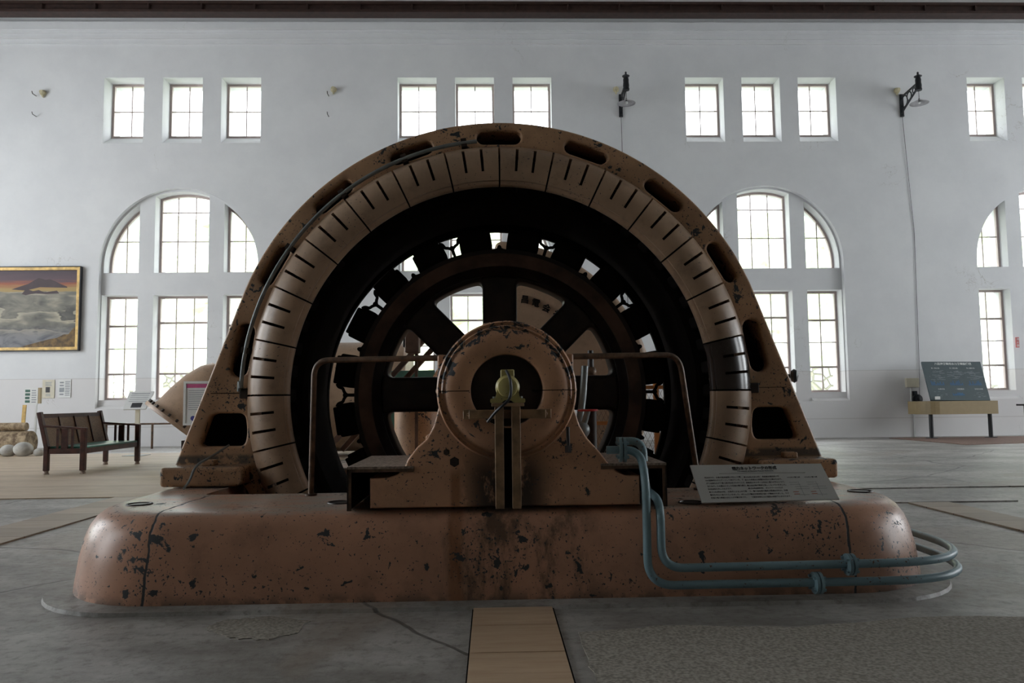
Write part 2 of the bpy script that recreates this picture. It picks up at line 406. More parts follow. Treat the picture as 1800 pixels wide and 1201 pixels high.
for g in GC:
    holes.append(archloop(g))
    for i in (-1, 0, 1):
        x = g+i*1.4206; ups.append(x); holes.append(rect(x-UW/2, x+UW/2, 7.325, 8.983))
x = GC[3]+7.145-1.42
wm = MB().add(plate([rect(XL, XR, 0, ZC)]+holes, YW, YW+.85))
TH = 1.02; TI = .65; TZ0, TZ1 = 3.63, 4.03
def arc_seg(cx, x0, x1, z0, hw, spr=SPR, n=14):
    """opening under the arch between x0 and x1 (relative), from z0 up"""
    x0 = max(x0, -hw); x1 = min(x1, hw); a0 = math.asin(x0/hw); a1 = math.asin(x1/hw)
    return [(cx+x0, z0), (cx+x1, z0)]+[(cx+hw*sin(a1+(a0-a1)*k/n), spr+hw*cos(a1+(a0-a1)*k/n)) for k in range(n+1)]
wins = []   # (outline, list of vertical bars x, list of horizontal bars (z, thick))
for g in GC:
    hs = []
    for (a0, a1) in ((-HW+.02, -TH), (-TI, TI), (TH, HW-.02)):
        low = rect(g+a0, g+a1, SILL+.22, TZ0); hs.append(low)
        up = arc_seg(g, a0, a1, TZ1+.14, HW-.05); hs.append(up)
        n = 3 if a0 == -TI else 2
        vb = [g+a0+(a1-a0)*k/n for k in range(1, n)]
        zm = 2.976 if n == 3 else 2.902
        wins.append((low, vb, [(zm, .05), (2.347, .022), (1.73, .045)], 'tall lower sash window'))
        wins.append((up, vb, [(4.99, .022)]+([(5.716, .022)] if n == 3 else []), 'arched upper window'))
    wm.add(plate([archloop(g, HW+.01, SILL-.02)]+hs, YW+.13, YW+.80))
    for (a0, a1) in ((-HW, -TH), (-TI, TI), (TH, HW)):   # splayed sills
        wm.prism([(g+a0, YW+.001, SILL-.01), (g+a0, YW+.45, SILL-.01), (g+a0, YW+.45, SILL+.24), (g+a0, YW+.001, SILL+.015)], (a1-a0, 0, 0))
        wm.prism([(g+a0, YW+.131, TZ1), (g+a0, YW+.45, TZ1), (g+a0, YW+.45, TZ1+.17), (g+a0, YW+.131, TZ1+.01)], (a1-a0, 0, 0))
for x in ups:
    wm.prism([(x-UW/2-.01, YW+.001, 7.31), (x-UW/2-.01, YW+.84, 7.31), (x-UW/2-.01, YW+.84, 7.60), (x-UW/2-.01, YW+.42, 7.60), (x-UW/2-.01, YW+.001, 7.335)], (UW+.02, 0, 0))
    wins.append((rect(x-UW/2, x+UW/2, 7.60, 8.983), [x], [(8.28, .022)], 'small square upper window'))
S('wall_back', wm, 'wall')
def zspan(L, x):
    zs = []
    for i in range(len(L)):
        (xa, za), (xb, zb) = L[i-1], L[i]
        if (xa-x)*(xb-x) <= 0 and xa != xb: zs.append(za+(zb-za)*(x-xa)/(xb-xa))
    return min(zs), max(zs)
def xspan(L, z):
    xs = []
    for i in range(len(L)):
        (xa, za), (xb, zb) = L[i-1], L[i]
        if (za-z)*(zb-z) <= 0 and za != zb: xs.append(xa+(xb-xa)*(z-za)/(zb-za))
    return (min(xs), max(xs)) if len(xs) > 1 else None
for i, (L, vb, hb, lab) in enumerate(wins):
    if min(p[0] for p in L) > 14.2: continue
    fy = YW+.42; inn = inset(L, .055)
    o = link('window_%d' % (i+1), plate([L, inn], fy, fy+.07), 'sash', kind='structure')
    bb = MB()
    for x in vb:
        z0, z1 = zspan(inn, x); bb.box(x-.011, x+.011, fy+.015, fy+.045, z0-.01, z1+.01)
    for z, th in hb:
        sp = xspan(inn, z)
        if sp and sp[1]-sp[0] > .05: bb.box(sp[0]-.01, sp[1]+.01, fy+.012, fy+.05, z-th/2, z+th/2)
    bb.build('glazing_bars', 'sash', o)
    link('pane', plate([inset(L, .05)], fy+.026, fy+.032), 'glass', o)
# cornice bands, ceiling, girder, other walls
b = MB()
for (z0, z1, d) in ((10.06, 10.14, .10), (9.93, 10.06, .075), (9.82, 9.93, .045), (10.14, 10.34, .13)): b.box(XL, XR, YW-d, YW+.01, z0, z1)
S('trim_1', b, 'wall')
b = MB().box(XL, XR, 17.75, 18.05, 10.27, 10.33).box(XL, XR, 17.87, 17.93, 10.33, 10.50).box(XL, XR, 17.78, 18.02, 10.50, 10.56)
for k in range(30): b.box(XL+.4+k*1.25, XL+.43+k*1.25, 17.80, 17.99, 10.33, 10.50)
tagit(b.build('crane_girder', 'beam'), 'dark brown steel crane girder running along the top of the white wall', 'girder')
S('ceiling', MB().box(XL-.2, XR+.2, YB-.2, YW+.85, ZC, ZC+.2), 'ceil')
def endwall(nm, x0, x1):
    me = plate([rect(YB, YW+.85, 0, ZC), rect(8.8, 15.2, 1.4, 7.8), rect(.9, 5.5, 1.4, 7.8)], 0, x1-x0)
    me.transform(Matrix(((0, 1, 0, x0), (1, 0, 0, 0), (0, 0, 1, 0), (0, 0, 0, 1)))); link(nm, me, 'wall', kind='structure')
endwall('wall_left', XL-.3, XL); endwall('wall_right', XR, XR+.3)
S('wall_front', MB().box(XL, XR, YB-.3, YB, 0, ZC), 'front')
# outside
S('ground_outside', MB().box(-60, 60, YW+.85, 60, -.4, -.1), 'ground_out')
S('retaining_wall', MB().box(-60, 60, 25.5, 26.5, -.1, 2.0), 'rubble')
b = MB(); nx, ny = 90, 30; vs = []
for j in range(ny+1):
    for i in range(nx+1):
        x = -45+90*i/nx; t_ = j/ny; y = 26.4+14*t_; z = 1.9+9*t_+random.uniform(-.4, .4)*(.3+t_)
        vs.append(b.b.verts.new((x, y+random.uniform(-.3, .3), z)))
for j in range(ny):
    for i in range(nx):
        q = j*(nx+1)+i; b.b.faces.new((vs[q], vs[q+1], vs[q+nx+2], vs[q+nx+1]))
S('hillside', b, 'hill')
# floor coverings that belong to the floor
S('floor_deck', MB().box(XL+.1, -2.6, 8.45, 15.9, 0, .012), 'deck')
S('floor_strip', MB().box(-4.05, -3.55, 2.6, 8.44, 0, .012), 'strip')
S('floor_strip', MB().box(3.84, 4.22, 2.4, 7.1, 0, .014), 'strip')
S('floor_strip', MB().box(2.9, 4.9, 7.14, 7.5, 0, .012).box(3.2, 9.5, 8.25, 8.62, 0, .014), 'floor')
M['aggregate'] = plain('exposed_aggregate', (.27, .245, .21), .9, 0, .38, 70)
def patch(pts, m_='aggregate'):
    L = []
    for i in range(len(pts)):
        a = fl(*pts[i]); b_ = fl(*pts[(i+1) % len(pts)])
        for k in range(8): q = a.lerp(b_, k/8); L.append((q.x+random.uniform(-.012, .012), q.y+random.uniform(-.012, .012), 0))
    S('floor_patch', MB().prism(L, (0, 0, .004)), m_)
patch([(363, 1105), (390, 1092), (470, 1085), (545, 1092), (525, 1112), (470, 1126), (405, 1123)])
patch([(1020, 1112), (1180, 1100), (1400, 1104), (1640, 1085), (1880, 1085), (1990, 1215), (1050, 1215)])
# apron around the plinth
def rrect(x0, x1, y0, y1, r, n=10):
    L = []
    for (cx, cy, a) in ((x1-r, y0+r, -pi/2), (x1-r, y1-r, 0), (x0+r, y1-r, pi/2), (x0+r, y0+r, pi)):
        for k in range(n+1): q = a+(pi/2)*k/n; L.append((cx+r*cos(q), cy+r*sin(q)))
    return L
BX0, BX1, BY0, BY1 = -2.27, 2.37, 3.85, 7.4
def ringstack(loops):
    b = MB(); rows = [[b.b.verts.new((x, y, z)) for x, y in L] for L, z in loops]; n = len(rows[0])
    for a, c in zip(rows, rows[1:]):
        for i in range(n): b.b.faces.new((a[i], a[(i+1) % n], c[(i+1) % n], c[i]))
    return b
b = ringstack([(rrect(BX0-.12, BX1+.12, BY0-.10, BY1+.1, .62), .0), (rrect(BX0-.11, BX1+.11, BY0-.09, BY1+.09, .6), .018), (rrect(BX0+.02, BX1-.02, BY0+.02, BY1, .55), .024)])
S('trim_2', b, 'floor')
# ================================================================= PLINTH
pl = empty('machine_plinth', (CX, 5.5, 0), 'long terracotta painted rounded concrete plinth with chips and a vertical crack, under the generator', 'plinth')
lp = []
for z, d in ((0.0, 0), (.06, .004), (.2, .02), (.30, .04), (.36, .06), (.40, .085), (.43, .12), (.445, .16), (.45, .21)):
    lp.append((rrect(BX0+d*1.0, BX1-d*1.0, BY0+d*.9, BY1-d*.9, .58-d*.3), z))
lp.append((rrect(HX0, HX1, HY0, HY1, .03), .45)); lp.append((rrect(HX0+.001, HX1-.001, HY0+.001, HY1-.001, .03), -.02))
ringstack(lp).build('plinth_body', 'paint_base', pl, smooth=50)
for (px, py) in ((245, 887), (598, 884), (1512, 864), (1215, 884)):
    p = fl(px, py, .45); MB().lathe([(.001, .003), (.045, .003), (.047, .0), (.058, .0), (.06, .006), (.068, .006), (.07, 0)], p, (0, 0, 1), 28).build('bolt_cap', 'iron', pl, smooth=30)
# ================================================================= STATOR
st = empty('generator_stator', (CX, 5.75, .45), 'huge brown ring-shaped generator stator frame with oval slots, chipped beige paint', 'generator')
YF, YR = 5.35, 6.22; RO = 1.93
a_t = atan2(.921, .389)           # tangent angle from vertical
outl = circ(CX, CZ, RO, 90, -a_t, a_t)
outl += [(CX+2.243, .57), (CX+2.243, .462), (CX+1.79, .462)] + circ(CX, CZ, 1.86, 50, 1.93, 2*pi-1.93) + [(CX-1.79, .462), (CX-2.243, .462), (CX-2.243, .57)]
def slot(ang, rm, hl, hw, n=7):
    L = []
    for sgn in (1, -1):
        for k in range(n+1):
            a = sgn*(-pi/2+pi*k/n)
            u = (hl-hw)*sgn+hw*cos(a)*sgn if False else sgn*(hl-hw)+sgn*hw*cos(-pi/2+pi*k/n); v_ = sgn*hw*sin(-pi/2+pi*k/n)
            L.append((u, v_))
    c_, s_ = cos(ang), sin(ang)
    return [(CX+s_*(rm+v)+c_*u, CZ+c_*(rm+v)-s_*u) for u, v in L]
hs = [circ(CX, CZ, 1.68, 120)]
for k in range(-4, 5): hs.append(slot(R(20*k), 1.82, .16 if abs(k) < 4 else .19, .05 if abs(k) < 4 else .062))
trl = rounded([(-2.01, .705), (-1.70, .705), (-1.685, .80), (-1.70, .93), (-1.935, .93)], .05)
hs += [trl[::-1], [(2*CX-x, z) for x, z in trl]]
link('front_frame', plate([outl]+hs, YF, YF+.09, .018), 'paint_stator', st, smooth=40)
rim = [circ(CX, CZ, RO-.03, 90, -a_t, a_t)][0]+[(CX+2.22, .57), (CX+2.22, .47), (CX-2.22, .47), (CX-2.22, .57)]
b = MB(); n = len(outl)
i0 = 0; top = outl[:91]+[outl[91]]; top = [outl[-1]]+top
A = [b.b.verts.new((x, YF+.03, z)) for x, z in top]; B = [b.b.verts.new((x, YR, z)) for x, z in top]
def shr(p, d): v_ = Vector((p[0]-CX, p[1]-CZ)); v_ = v_*(1-d/v_.length); return (CX+v_.x, CZ+v_.y)
C_ = [b.b.verts.new((shr(p, .06)[0], YF+.03, shr(p, .06)[1])) for p in top]; D_ = [b.b.verts.new((shr(p, .06)[0], YR, shr(p, .06)[1])) for p in top]
for i in range(len(top)-1):
    b.b.faces.new((A[i], A[i+1], B[i+1], B[i])); b.b.faces.new((C_[i], D_[i], D_[i+1], C_[i+1])); b.b.faces.new((B[i], B[i+1], D_[i+1], D_[i])); b.b.faces.new((A[i], C_[i], C_[i+1], A[i+1]))
b.build('outer_shell', 'paint_stator', st, smooth=50)
link('rear_frame', plate([outl, circ(CX-.022, CZ-.03, 1.36, 120)], YR, YR+.05), 'dark', st)
link('dark_backing', plate([[shr(p, .07) for p in outl], circ(CX, CZ, 1.60, 120)], 5.56, 5.60), 'dark', st)  # dark sheet added behind the slots, black in place of interior shade
MB().lathe([(1.42, 5.50), (1.40, 5.47), (1.66, 5.47), (1.70, 5.47), (1.70, 6.2), (1.385, 6.2), (1.385, 5.55), (1.42, 5.50)], (CX, 0, CZ), n=120).build('stator_core', 'dark', st)
for k in range(28*2):              # end windings inside the cover
    a = 2*pi*k/56
    if cos(a) < -.5: continue
    d = Vector((sin(a), 0, cos(a))); c0 = Vector((CX, 0, CZ))
    MB().bar(c0+d*1.44+Vector((0, 5.36, 0)), c0+d*1.62+Vector((0, 5.36, 0)), .09, .22, (0, 1, 0)).build('winding_end', 'dark', st, bevel=.02)
# end cover segments
def cover_seg(k, mat):
    prof = [(437, 5.345), (436, 5.27), (433, 5.23), (427, 5.19), (418, 5.16), (406, 5.14), (394, 5.135), (382, 5.145), (378, 5.15), (376.5, 5.165), (372, 5.17), (368, 5.185), (366.5, 5.22), (366.5, 5.30)]
    prof = [(r*y/1350*1.008, y) for r, y in prof]
    st_ = 360/28; a0 = k*st_+.22; a1 = (k+1)*st_-.22
    hw = .33; sa, sb = k*st_+st_/3, k*st_+2*st_/3; A_ = [a0+(sa-hw-a0)*i/4 for i in range(4)]; B_ = [sa+hw+(sb-sa-2*hw)*i/4 for i in range(4)]; C2 = [sb+hw+(a1-sb-hw)*i/4 for i in range(5)]
    cuts = A_+[sa-hw]+B_+[sb-hw]+C2
    b = MB(); g = []
    for a in cuts:
        q = R(a); g.append([b.b.verts.new((CX+sin(q)*r, y, CZ+cos(q)*r)) for r, y in prof])
    for i in range(len(cuts)-1):
        for j in range(len(prof)-1):
            if i in (4, 9) and 2 <= j < 6: continue
            b.b.faces.new((g[i][j], g[i+1][j], g[i+1][j+1], g[i][j+1]))
    o = b.build('cover_segment', mat, st, smooth=45)
    s_ = o.modifiers.new('thick', 'SOLIDIFY'); s_.thickness = .012; s_.offset = 0
    es = o.modifiers.new('crisp', 'EDGE_SPLIT'); es.split_angle = R(45)
    return o
for k in range(-10, 10):
    o = cover_seg(k, 'cover_dark' if k == 6 else 'cover')
    if k == 6: o['label'] = 'dark glossy replacement cover segment'
# feet
for sx in (-1, 1):
    xa, xb = sorted((CX+sx*1.72, CX+sx*2.235))
    MB().box(xa, xb, 5.1, 5.95, .458, .585).build('foot', 'paint_stator', st, bevel=.025)
    MB().box(CX+sx*1.96-.045, CX+sx*1.96+.045, 5.2, 5.28, .585, .625).build('foot_bolt', 'paint', st, bevel=.01)
    xa, xb = sorted((CX+sx*1.74, CX+sx*2.0)); MB().box(min(xa, xb), max(xa, xb), 5.346, 5.36, 1.066, 1.070).build('joint_line', 'dark', st)
    x = CX+sx*1.765; MB().box(x-.03, x+.03, 5.31, 5.36, 1.03, 1.10).build('joint_bolt', 'iron', st, bevel=.008)
MB().box(CX-2.0, CX-1.73, 5.345, 5.36, 1.066, 1.071).build('joint_line', 'dark', st)
pts = [(CX+1.78*sin(R(a)), 5.30, CZ+1.78*cos(R(a))) for a in range(-95, -4, 3)]
pts = [(p[0], p[1], p[2]) for p in pts]; pts[0] = (CX-1.795, 5.31, CZ+.03); pts[1] = (CX-1.79, 5.30, CZ+.12)
MB().tube(smoothpath(pts, .04, 3), .014).build('conduit', 'steel', st, smooth=60)
for a in (-80, -55, -38, -22, -8): MB().box(-.02, .02, -.02, .04, -.03, .03, Matrix.Translation((CX+1.78*sin(R(a)), 5.31, CZ+1.78*cos(R(a)))) @ Matrix.Rotation(R(a), 4, 'Y')).build('conduit_clip', 'iron', st)
p = at(1396, 661, 5.6)
MB().lathe([(.001, -.03), (.04, -.02), (.052, 0), (.04, .02), (.001, .03)], p, (1, -.5, 0), 16).cyl(p, p+Vector((-.1, .05, 0)), .015).build('handwheel', 'black', st, smooth=True)
# ================================================================= ROTOR
ro = empty('generator_rotor', (CX, 5.95, CZ), 'dark spoked rotor wheel with twenty pole blocks inside the stator ring', 'rotor')
MB().lathe([(1.085, 5.72), (.955, 5.72), (.93, 5.75), (.90, 5.80), (.90, 6.14), (1.085, 6.14), (1.085, 5.72)], (CX, 0, CZ), n=96).build('rim', 'iron', ro, smooth=30)
MB().lathe([(1.05, 5.745), (1.05, 5.70), (.955, 5.70), (.955, 5.745)], (CX, 0, CZ), n=96).build('rim_face', 'rotor', ro, smooth=30)
hs = []
for k in range(8):
    L = []; a0 = k*pi/4; hwid = .132
    ro_, ri_ = .875, .42; da = math.asin(hwid/ro_); db = math.asin(hwid/ri_)
    for i in range(11): a = a0+da+(pi/4-2*da)*i/10; L.append((CX+ro_*sin(a), CZ+ro_*cos(a)))
    for i in range(3): a = a0+pi/4-db-(pi/4-2*db)*i/2; L.append((CX+ri_*sin(a), CZ+ri_*cos(a)))
    L2 = []; n = len(L)                       # round the four corners
    Lr = rounded([L[0], L[5], L[10], L[11], L[13]], .0001, 1)
    c4 = [L[0], L[3], L[7], L[10], L[11], L[13]]
    hs.append(rounded(c4, .09, 6))
link('spider', plate([circ(CX, CZ, .92, 96)]+hs, 5.84, 6.08, .035), 'iron', ro, smooth=40)
MB().lathe([(.15, 5.55), (.30, 5.55), (.34, 5.60), (.36, 5.84), (.36, 6.1), (.33, 6.3), (.15, 6.3)], (CX, 0, CZ)).build('hub', 'iron', ro, smooth=30)
MB().cyl((CX, 4.25, CZ), (CX, 8.3, CZ), .14, n=32).build('shaft', 'iron', ro, smooth=30)
pole0 = coil0 = None
def place(o, k):
    o.matrix_parent_inverse = Matrix.Identity(4); o.location = (0, 0, 0); o.rotation_euler = (0, R(18*k+9), 0)
b = MB().box(-.105, .105, -.21, .19, 1.08-.02, 1.245)
pm = b.build('pole', 'dark', ro, bevel=.01); place(pm, 0)
cm = MB().box(-.122, .122, -.23, .20, 1.095, 1.215).build('coil', 'dark', pm, bevel=.015)
for k in range(1, 20):
    p = pm.copy(); COL.objects.link(p); place(p, k)
    c = cm.copy(); COL.objects.link(c); c.parent = p
def yb():
    b = MB(); b.tube(smoothpath([(0, -.2, 1.06), (0, -.21, 1.15)], .02), .012, 8)
    for s_ in (1, -1): b.tube(smoothpath([(0, -.21, 1.145), (s_*.03, -.21, 1.165), (s_*.05, -.21, 1.17), (s_*.062, -.21, 1.205), (s_*.085, -.21, 1.215)], .02, 4), .0115, 8)
    b.sph((0, -.22, 1.15), .02); return b.build('pole_connector', 'dark', ro, smooth=True)
def vb_():
    b = MB().sph((0, -.2, 1.095), .018, (1, 1, 1.6)); b.tube(smoothpath([(-.07, -.2, 1.075), (-.03, -.2, 1.082), (0, -.2, 1.095), (.03, -.2, 1.082), (.07, -.2, 1.075)], .03, 4), .011, 8)
    return b.build('pole_link', 'dark', ro, smooth=True)
Y0 = yb(); V0 = vb_()
for k in range(20):
    src = Y0 if k % 2 else V0
    o = src if k < 2 else src.copy()
    if k >= 2: COL.objects.link(o)
    o.matrix_parent_inverse = Matrix.Identity(4); o.location = (0, 0, 0); o.rotation_euler = (0, R(18*k), 0)
# ================================================================= BEARING PEDESTALS
def pedestal(y0, label, mat='paint_ped'):
    e = empty('bearing_pedestal', (CX, y0+.3, .45), label, 'bearing', None)
    half = [(-.621, .462), (-.622, .612), (-.53, .615), (-.481, .632), (-.448, .664), (-.432, .704), (-.383, .767), (-.334, .808), (-.30, .871), (-.275, .961), (-.262, 1.04)]
    right = [(.40, 1.04), (.42, .955), (.446, .868), (.482, .803), (.546, .731), (.595, .666), (.638, .626), (.674, .612), (.749, .609), (.749, .462)]
    rec = [(.075-.19*cos(q*pi/20), 1.04-.19*sin(q*pi/20)) for q in range(21)]
    me = plate([half+rec+right], y0+.02, y0+.62, .012); link('pedestal_body', me, mat, e, smooth=40)
    c = (.075, 0, CZ)
    MB().lathe([(.185, .10), (.185, 0), (.20, -.012), (.275, -.012), (.305, .0), (.332, .025), (.352, .07), (.36, .12), (.36, .60), (.30, .66), (.15, .68)], (c[0], y0, c[2]), n=72).build('bearing_housing', mat, e, smooth=50)
    MB().lathe([(.001, .07), (.10, .07), (.12, .075), (.186, .08)], (c[0], y0, c[2]+.0), n=48).build('shaft_end', 'iron', e, smooth=30)
    for sx in (-1, 1): MB().box(.075+sx*.13 if sx > 0 else .075-.345, .075+.345 if sx > 0 else .075-.13-.06, y0-.014, y0-.0115, 1.046, 1.050).build('split_line', 'dark', e)
    for sx in (-1, 1):
        x = .075+sx*.335; MB().box(x-.035, x+.035, y0+.25, y0+.32, 1.0, 1.25).build('guard_lug', mat, e, bevel=.012)
        x = .075+sx*.33; MB().sph((x, y0+.10, 1.05), .035, (1.1, 1, .8)).build('housing_ear', mat, e, smooth=True)
    b = MB().lathe([(.001, .0), (.14, .0), (.15, .01), (.12, .035), (.001, .035)], (.075, y0+.3, 1.385), (0, 0, 1), 24); b.build('oil_lid', mat, e, smooth=30)
    return e
pe = pedestal(3.92, 'brown round bearing pedestal with dark recessed disc, at the front of the generator')
for (px, py, r) in ((785, 795, .011), (799, 812, .017)):
    p = at(px, py, 3.93); MB().cyl(p, p-Vector((0, .03, 0)), r, n=12).cyl(p, p-Vector((0, .012, 0)), r*1.5, n=6).build('plug_bolt', 'iron', pe, smooth=30)
p = at(998, 785, 3.93); MB().cyl(p-Vector((0, .02, 0)), p+Vector((0, -.02, .1)), .009).cyl(p-Vector((0, .02, .03)), p+Vector((0, -.02, .005)), .018, n=6).build('sight_gauge', 'iron', pe, smooth=30)
# lower lip circle of the housing reads against the pedestal
MB().lathe([(.358, .01), (.35, -.002), (.335, .02)], (.075, 3.925, CZ), n=72).build('housing_lip', 'paint_ped', pe, smooth=40)
pedestal(7.55, 'second brown bearing pedestal standing behind the rotor wheel', 'paint')
# ---- tachometer on its post
ta = empty('pilot_generator', (CX, 3.8, .46), 'small olive cream motor with black cord on a bracket before the bearing', 'motor')
c = at(892, 681, 3.72)
MB().lathe([(.001, 0), (.035, 0), (.046, .006), (.05, .02), (.058, .03), (.058, .14), (.001, .15)], (c.x, 3.66, c.z), n=32).build('motor_body', 'yellow', ta, smooth=30)
MB().box(c.x-.033, c.x+.033, 3.69, 3.77, c.z+.045, c.z+.085).build('terminal_box', 'yellow', ta, bevel=.006)
me = plate([rounded([(c.x-.084, c.z-.075), (c.x-.03, c.z-.075), (c.x-.015, c.z-.062), (c.x+.015, c.z-.062), (c.x+.03, c.z-.075), (c.x+.084, c.z-.075), (c.x+.084, c.z-.055), (c.x+.058, c.z-.052), (c.x+.05, c.z-.01), (c.x-.05, c.z-.01), (c.x-.058, c.z-.052), (c.x-.084, c.z-.055)], .006, 2)], 3.68, 3.80); link('motor_foot', me, 'yellow', ta)
for s_ in (-1, 1): MB().cyl((c.x+s_*.066, 3.72, c.z-.056), (c.x+s_*.066, 3.72, c.z-.044), .008, n=6).build('foot_nut', 'steel', ta)
MB().box(c.x-.078, c.x+.078, 3.67, 3.83, c.z-.092, c.z-.076).build('bracket_plate', 'post', ta, bevel=.003)
for s_ in (-1, 1): MB().box(c.x+s_*.041-.022, c.x+s_*.041+.022, 3.76, 3.84, .475, c.z-.092).build('post_channel', 'post', ta, bevel=.004)
MB().box(c.x-.02, c.x+.02, 3.80, 3.84, .475, c.z-.2).build('post_web', 'dark', ta)
zc = at(890, 728, 3.86).z
MB().box(c.x-.19, c.x+.19, 3.80, 3.85, zc-.022, zc+.022).build('cross_bar', 'post', ta, bevel=.004)
for s_ in (-1, 1): MB().box(c.x+s_*.19-.03, c.x+s_*.19+.03, 3.84, 3.905, zc-.024, zc+.024).cyl((c.x+s_*.19, 3.83, zc), (c.x+s_*.19, 3.85, zc), .012, n=6).build('bar_lug', 'post', ta, bevel=.004)
q = [at(890, 652, 3.685), at(897, 665, 3.64), at(899, 685, 3.64), at(896, 702, 3.64), at(885, 712, 3.64), at(872, 723, 3.66), at(857, 742, 3.70)]
MB().tube(smoothpath(q, .05, 5), .007, 10).build('cord', 'black', ta, smooth=True)
# ================================================================= RAILS, STEPS
def rail(label, pts):
    e = MB().tube(smoothpath(pts, .1, 8), .016, 14).build('guard_rail', 'rust', smooth=60, label=label, cat=None) if False else None
    o = MB().tube(smoothpath(pts, .1, 8), .0175, 14).cyl(Vector(pts[0])+Vector((0, 0, .001)), Vector(pts[0])+Vector((0, 0, .012)), .035).build('guard_rail', 'rust', smooth=60)
    return tagit(o, label, 'rail')
rail('rusty bent pipe guard rail left of the bearing', [(-1.075, 4.62, .45), (-1.06, 4.62, 1.25), (-.27, 4.40, 1.245)])
rail('rusty bent pipe guard rail right of the bearing, with a slanting leg', [(1.235, 4.62, .45), (1.135, 4.62, 1.262), (.40, 4.40, 1.245)])
def step(x0, x1, outer, label, y0=3.93, y1=4.72, zt=.672, zb=.452, notch=None):
    e = empty('metal_step', ((x0+x1)/2, (y0+y1)/2, zb), label, 'step')
    b = MB()
    if notch:
        a0, a1, c0, c1 = notch; b.box(x0, a0, y0, y1, zt-.012, zt).box(a1, x1, y0, y1, zt-.012, zt).box(a0, a1, y0, c0, zt-.012, zt).box(a0, a1, c1, y1, zt-.012, zt)
    else: b.box(x0, x1, y0, y1, zt-.012, zt)
    b.build('tread', 'chequer', e)
    MB().box(x0, x1, y0, y0+.004, zt-.028, zt-.012).build('front_edge', 'rust', e)
    xo = x0 if outer < 0 else x1
    MB().box(min(xo, xo-outer*.008), max(xo, xo-outer*.008), y0, y1, zb, zt-.012).build('side_panel', 'iron', e)
    MB().box(min(xo, xo-outer*.022), max(xo, xo-outer*.022), y0, y0+.006, zb, zt-.012).build('edge_angle', 'rust', e)
    MB().box(x0+.01, x1-.01, y1-.01, y1, zb, zt-.012).build('back_panel', 'dark', e)
step(-.735, -.40, -1, 'gritty brown metal step left of the front bearing pedestal')
step(.55, .885, 1, 'gritty brown metal step under the blue pipe flange, right of the bearing', notch=(.77, .83, 4.03, 4.13))
# paint block ledges beside the pedestal
for (x0, x1, nm) in ((-.395, -.24, 'left'), (.38, .455, 'right')):
    tagit(MB().box(x0, x1, 4.56, 4.9, .452, .80).build('ledge_block', 'paint_ped', bevel=.015), 'brown ledge block behind the %s shoulder of the front pedestal' % nm, 'block')
# ================================================================= BLUE PIPES
def corner(pa, pb): return
PR = .0205
pA = [(.575, 3.90, .742), (.742, 3.89, .742), (.746, 3.775, .60), (.745, 3.77, .098), (2.50, 3.78, .10), (2.50, 5.2, .115), (2.48, 5.6, .12)]
o = empty('cooling_pipe', (1.6, 3.8, 0), 'pale blue pipe dropping from the step valve, lower of the two along the plinth', 'pipe')
MB().tube(smoothpath(pA, [0, .09, .08, .13, .6, .2, 0], 12), PR, 16).build('pipe_run', 'blue', o, smooth=60)
def flange(p, ax, parent, r=.052):
    p = Vector(p); a = Vector(ax).normalized()
    b = MB()
    for s_ in (-1, 1): b.cyl(p+a*(s_*.003), p+a*(s_*.018), r, n=24)
    u = a.cross(Vector((0, 0, 1))); u = u.normalized() if u.length > .1 else Vector((1, 0, 0)); v_ = a.cross(u)
    for k in range(4):
        q = p+(u*cos(pi/4+k*pi/2)+v_*sin(pi/4+k*pi/2))*r*.78; b.cyl(q-a*.03, q+a*.03, .008, n=6)
    b.build('flange', 'blue', parent, smooth=30)
flange((1.57, 3.77, .097), (1, 0, 0), o); flange((.655, 3.895, .742), (1, -.06, 0), o, .062)
pB = [(.66, 4.12, .775), (.80, 4.10, .775), (.80, 4.06, .53), (.812, 3.765, .50), (.812, 3.765, .18), (2.48, 3.79, .185), (2.47, 5.2, .20), (2.46, 5.5, .20)]
o2 = empty('cooling_pipe', (1.6, 3.8, 0), 'pale blue pipe emerging behind the step, upper of the two along the plinth', 'pipe')
MB().tube(smoothpath(pB, [0, .08, .08, .1, .11, .58, .2, 0], 12), PR, 16).build('pipe_run', 'blue', o2, smooth=60)
flange((1.735, 3.77, .182), (1, 0, 0), o2)
vv = empty('valve', (.55, 4.4, .68), 'grey pipe valve with a small red handwheel behind the right step', 'valve')
MB().cyl((.52, 4.5, .672), (.52, 4.5, .80), .03).sph((.52, 4.5, .82), .05).cyl((.52, 4.5, .8), (.56, 4.5, .94), .018).build('valve_body', 'steel', vv, smooth=40)
MB().tube([(.56+.055*cos(a*pi/8), 4.5+.055*sin(a*pi/8), .935) for a in range(16)], .006, 8, True).bar((.505, 4.5, .935), (.615, 4.5, .935), .006, .006).build('red_handwheel', 'red', vv, smooth=60)
MB().tube(smoothpath([(.52, 4.62, .69), (.52, 4.62, .85), (.55, 4.66, 1.0), (.57, 4.7, 1.2)], .1), .022, 12).build('riser_pipe', 'steel', vv, smooth=60)
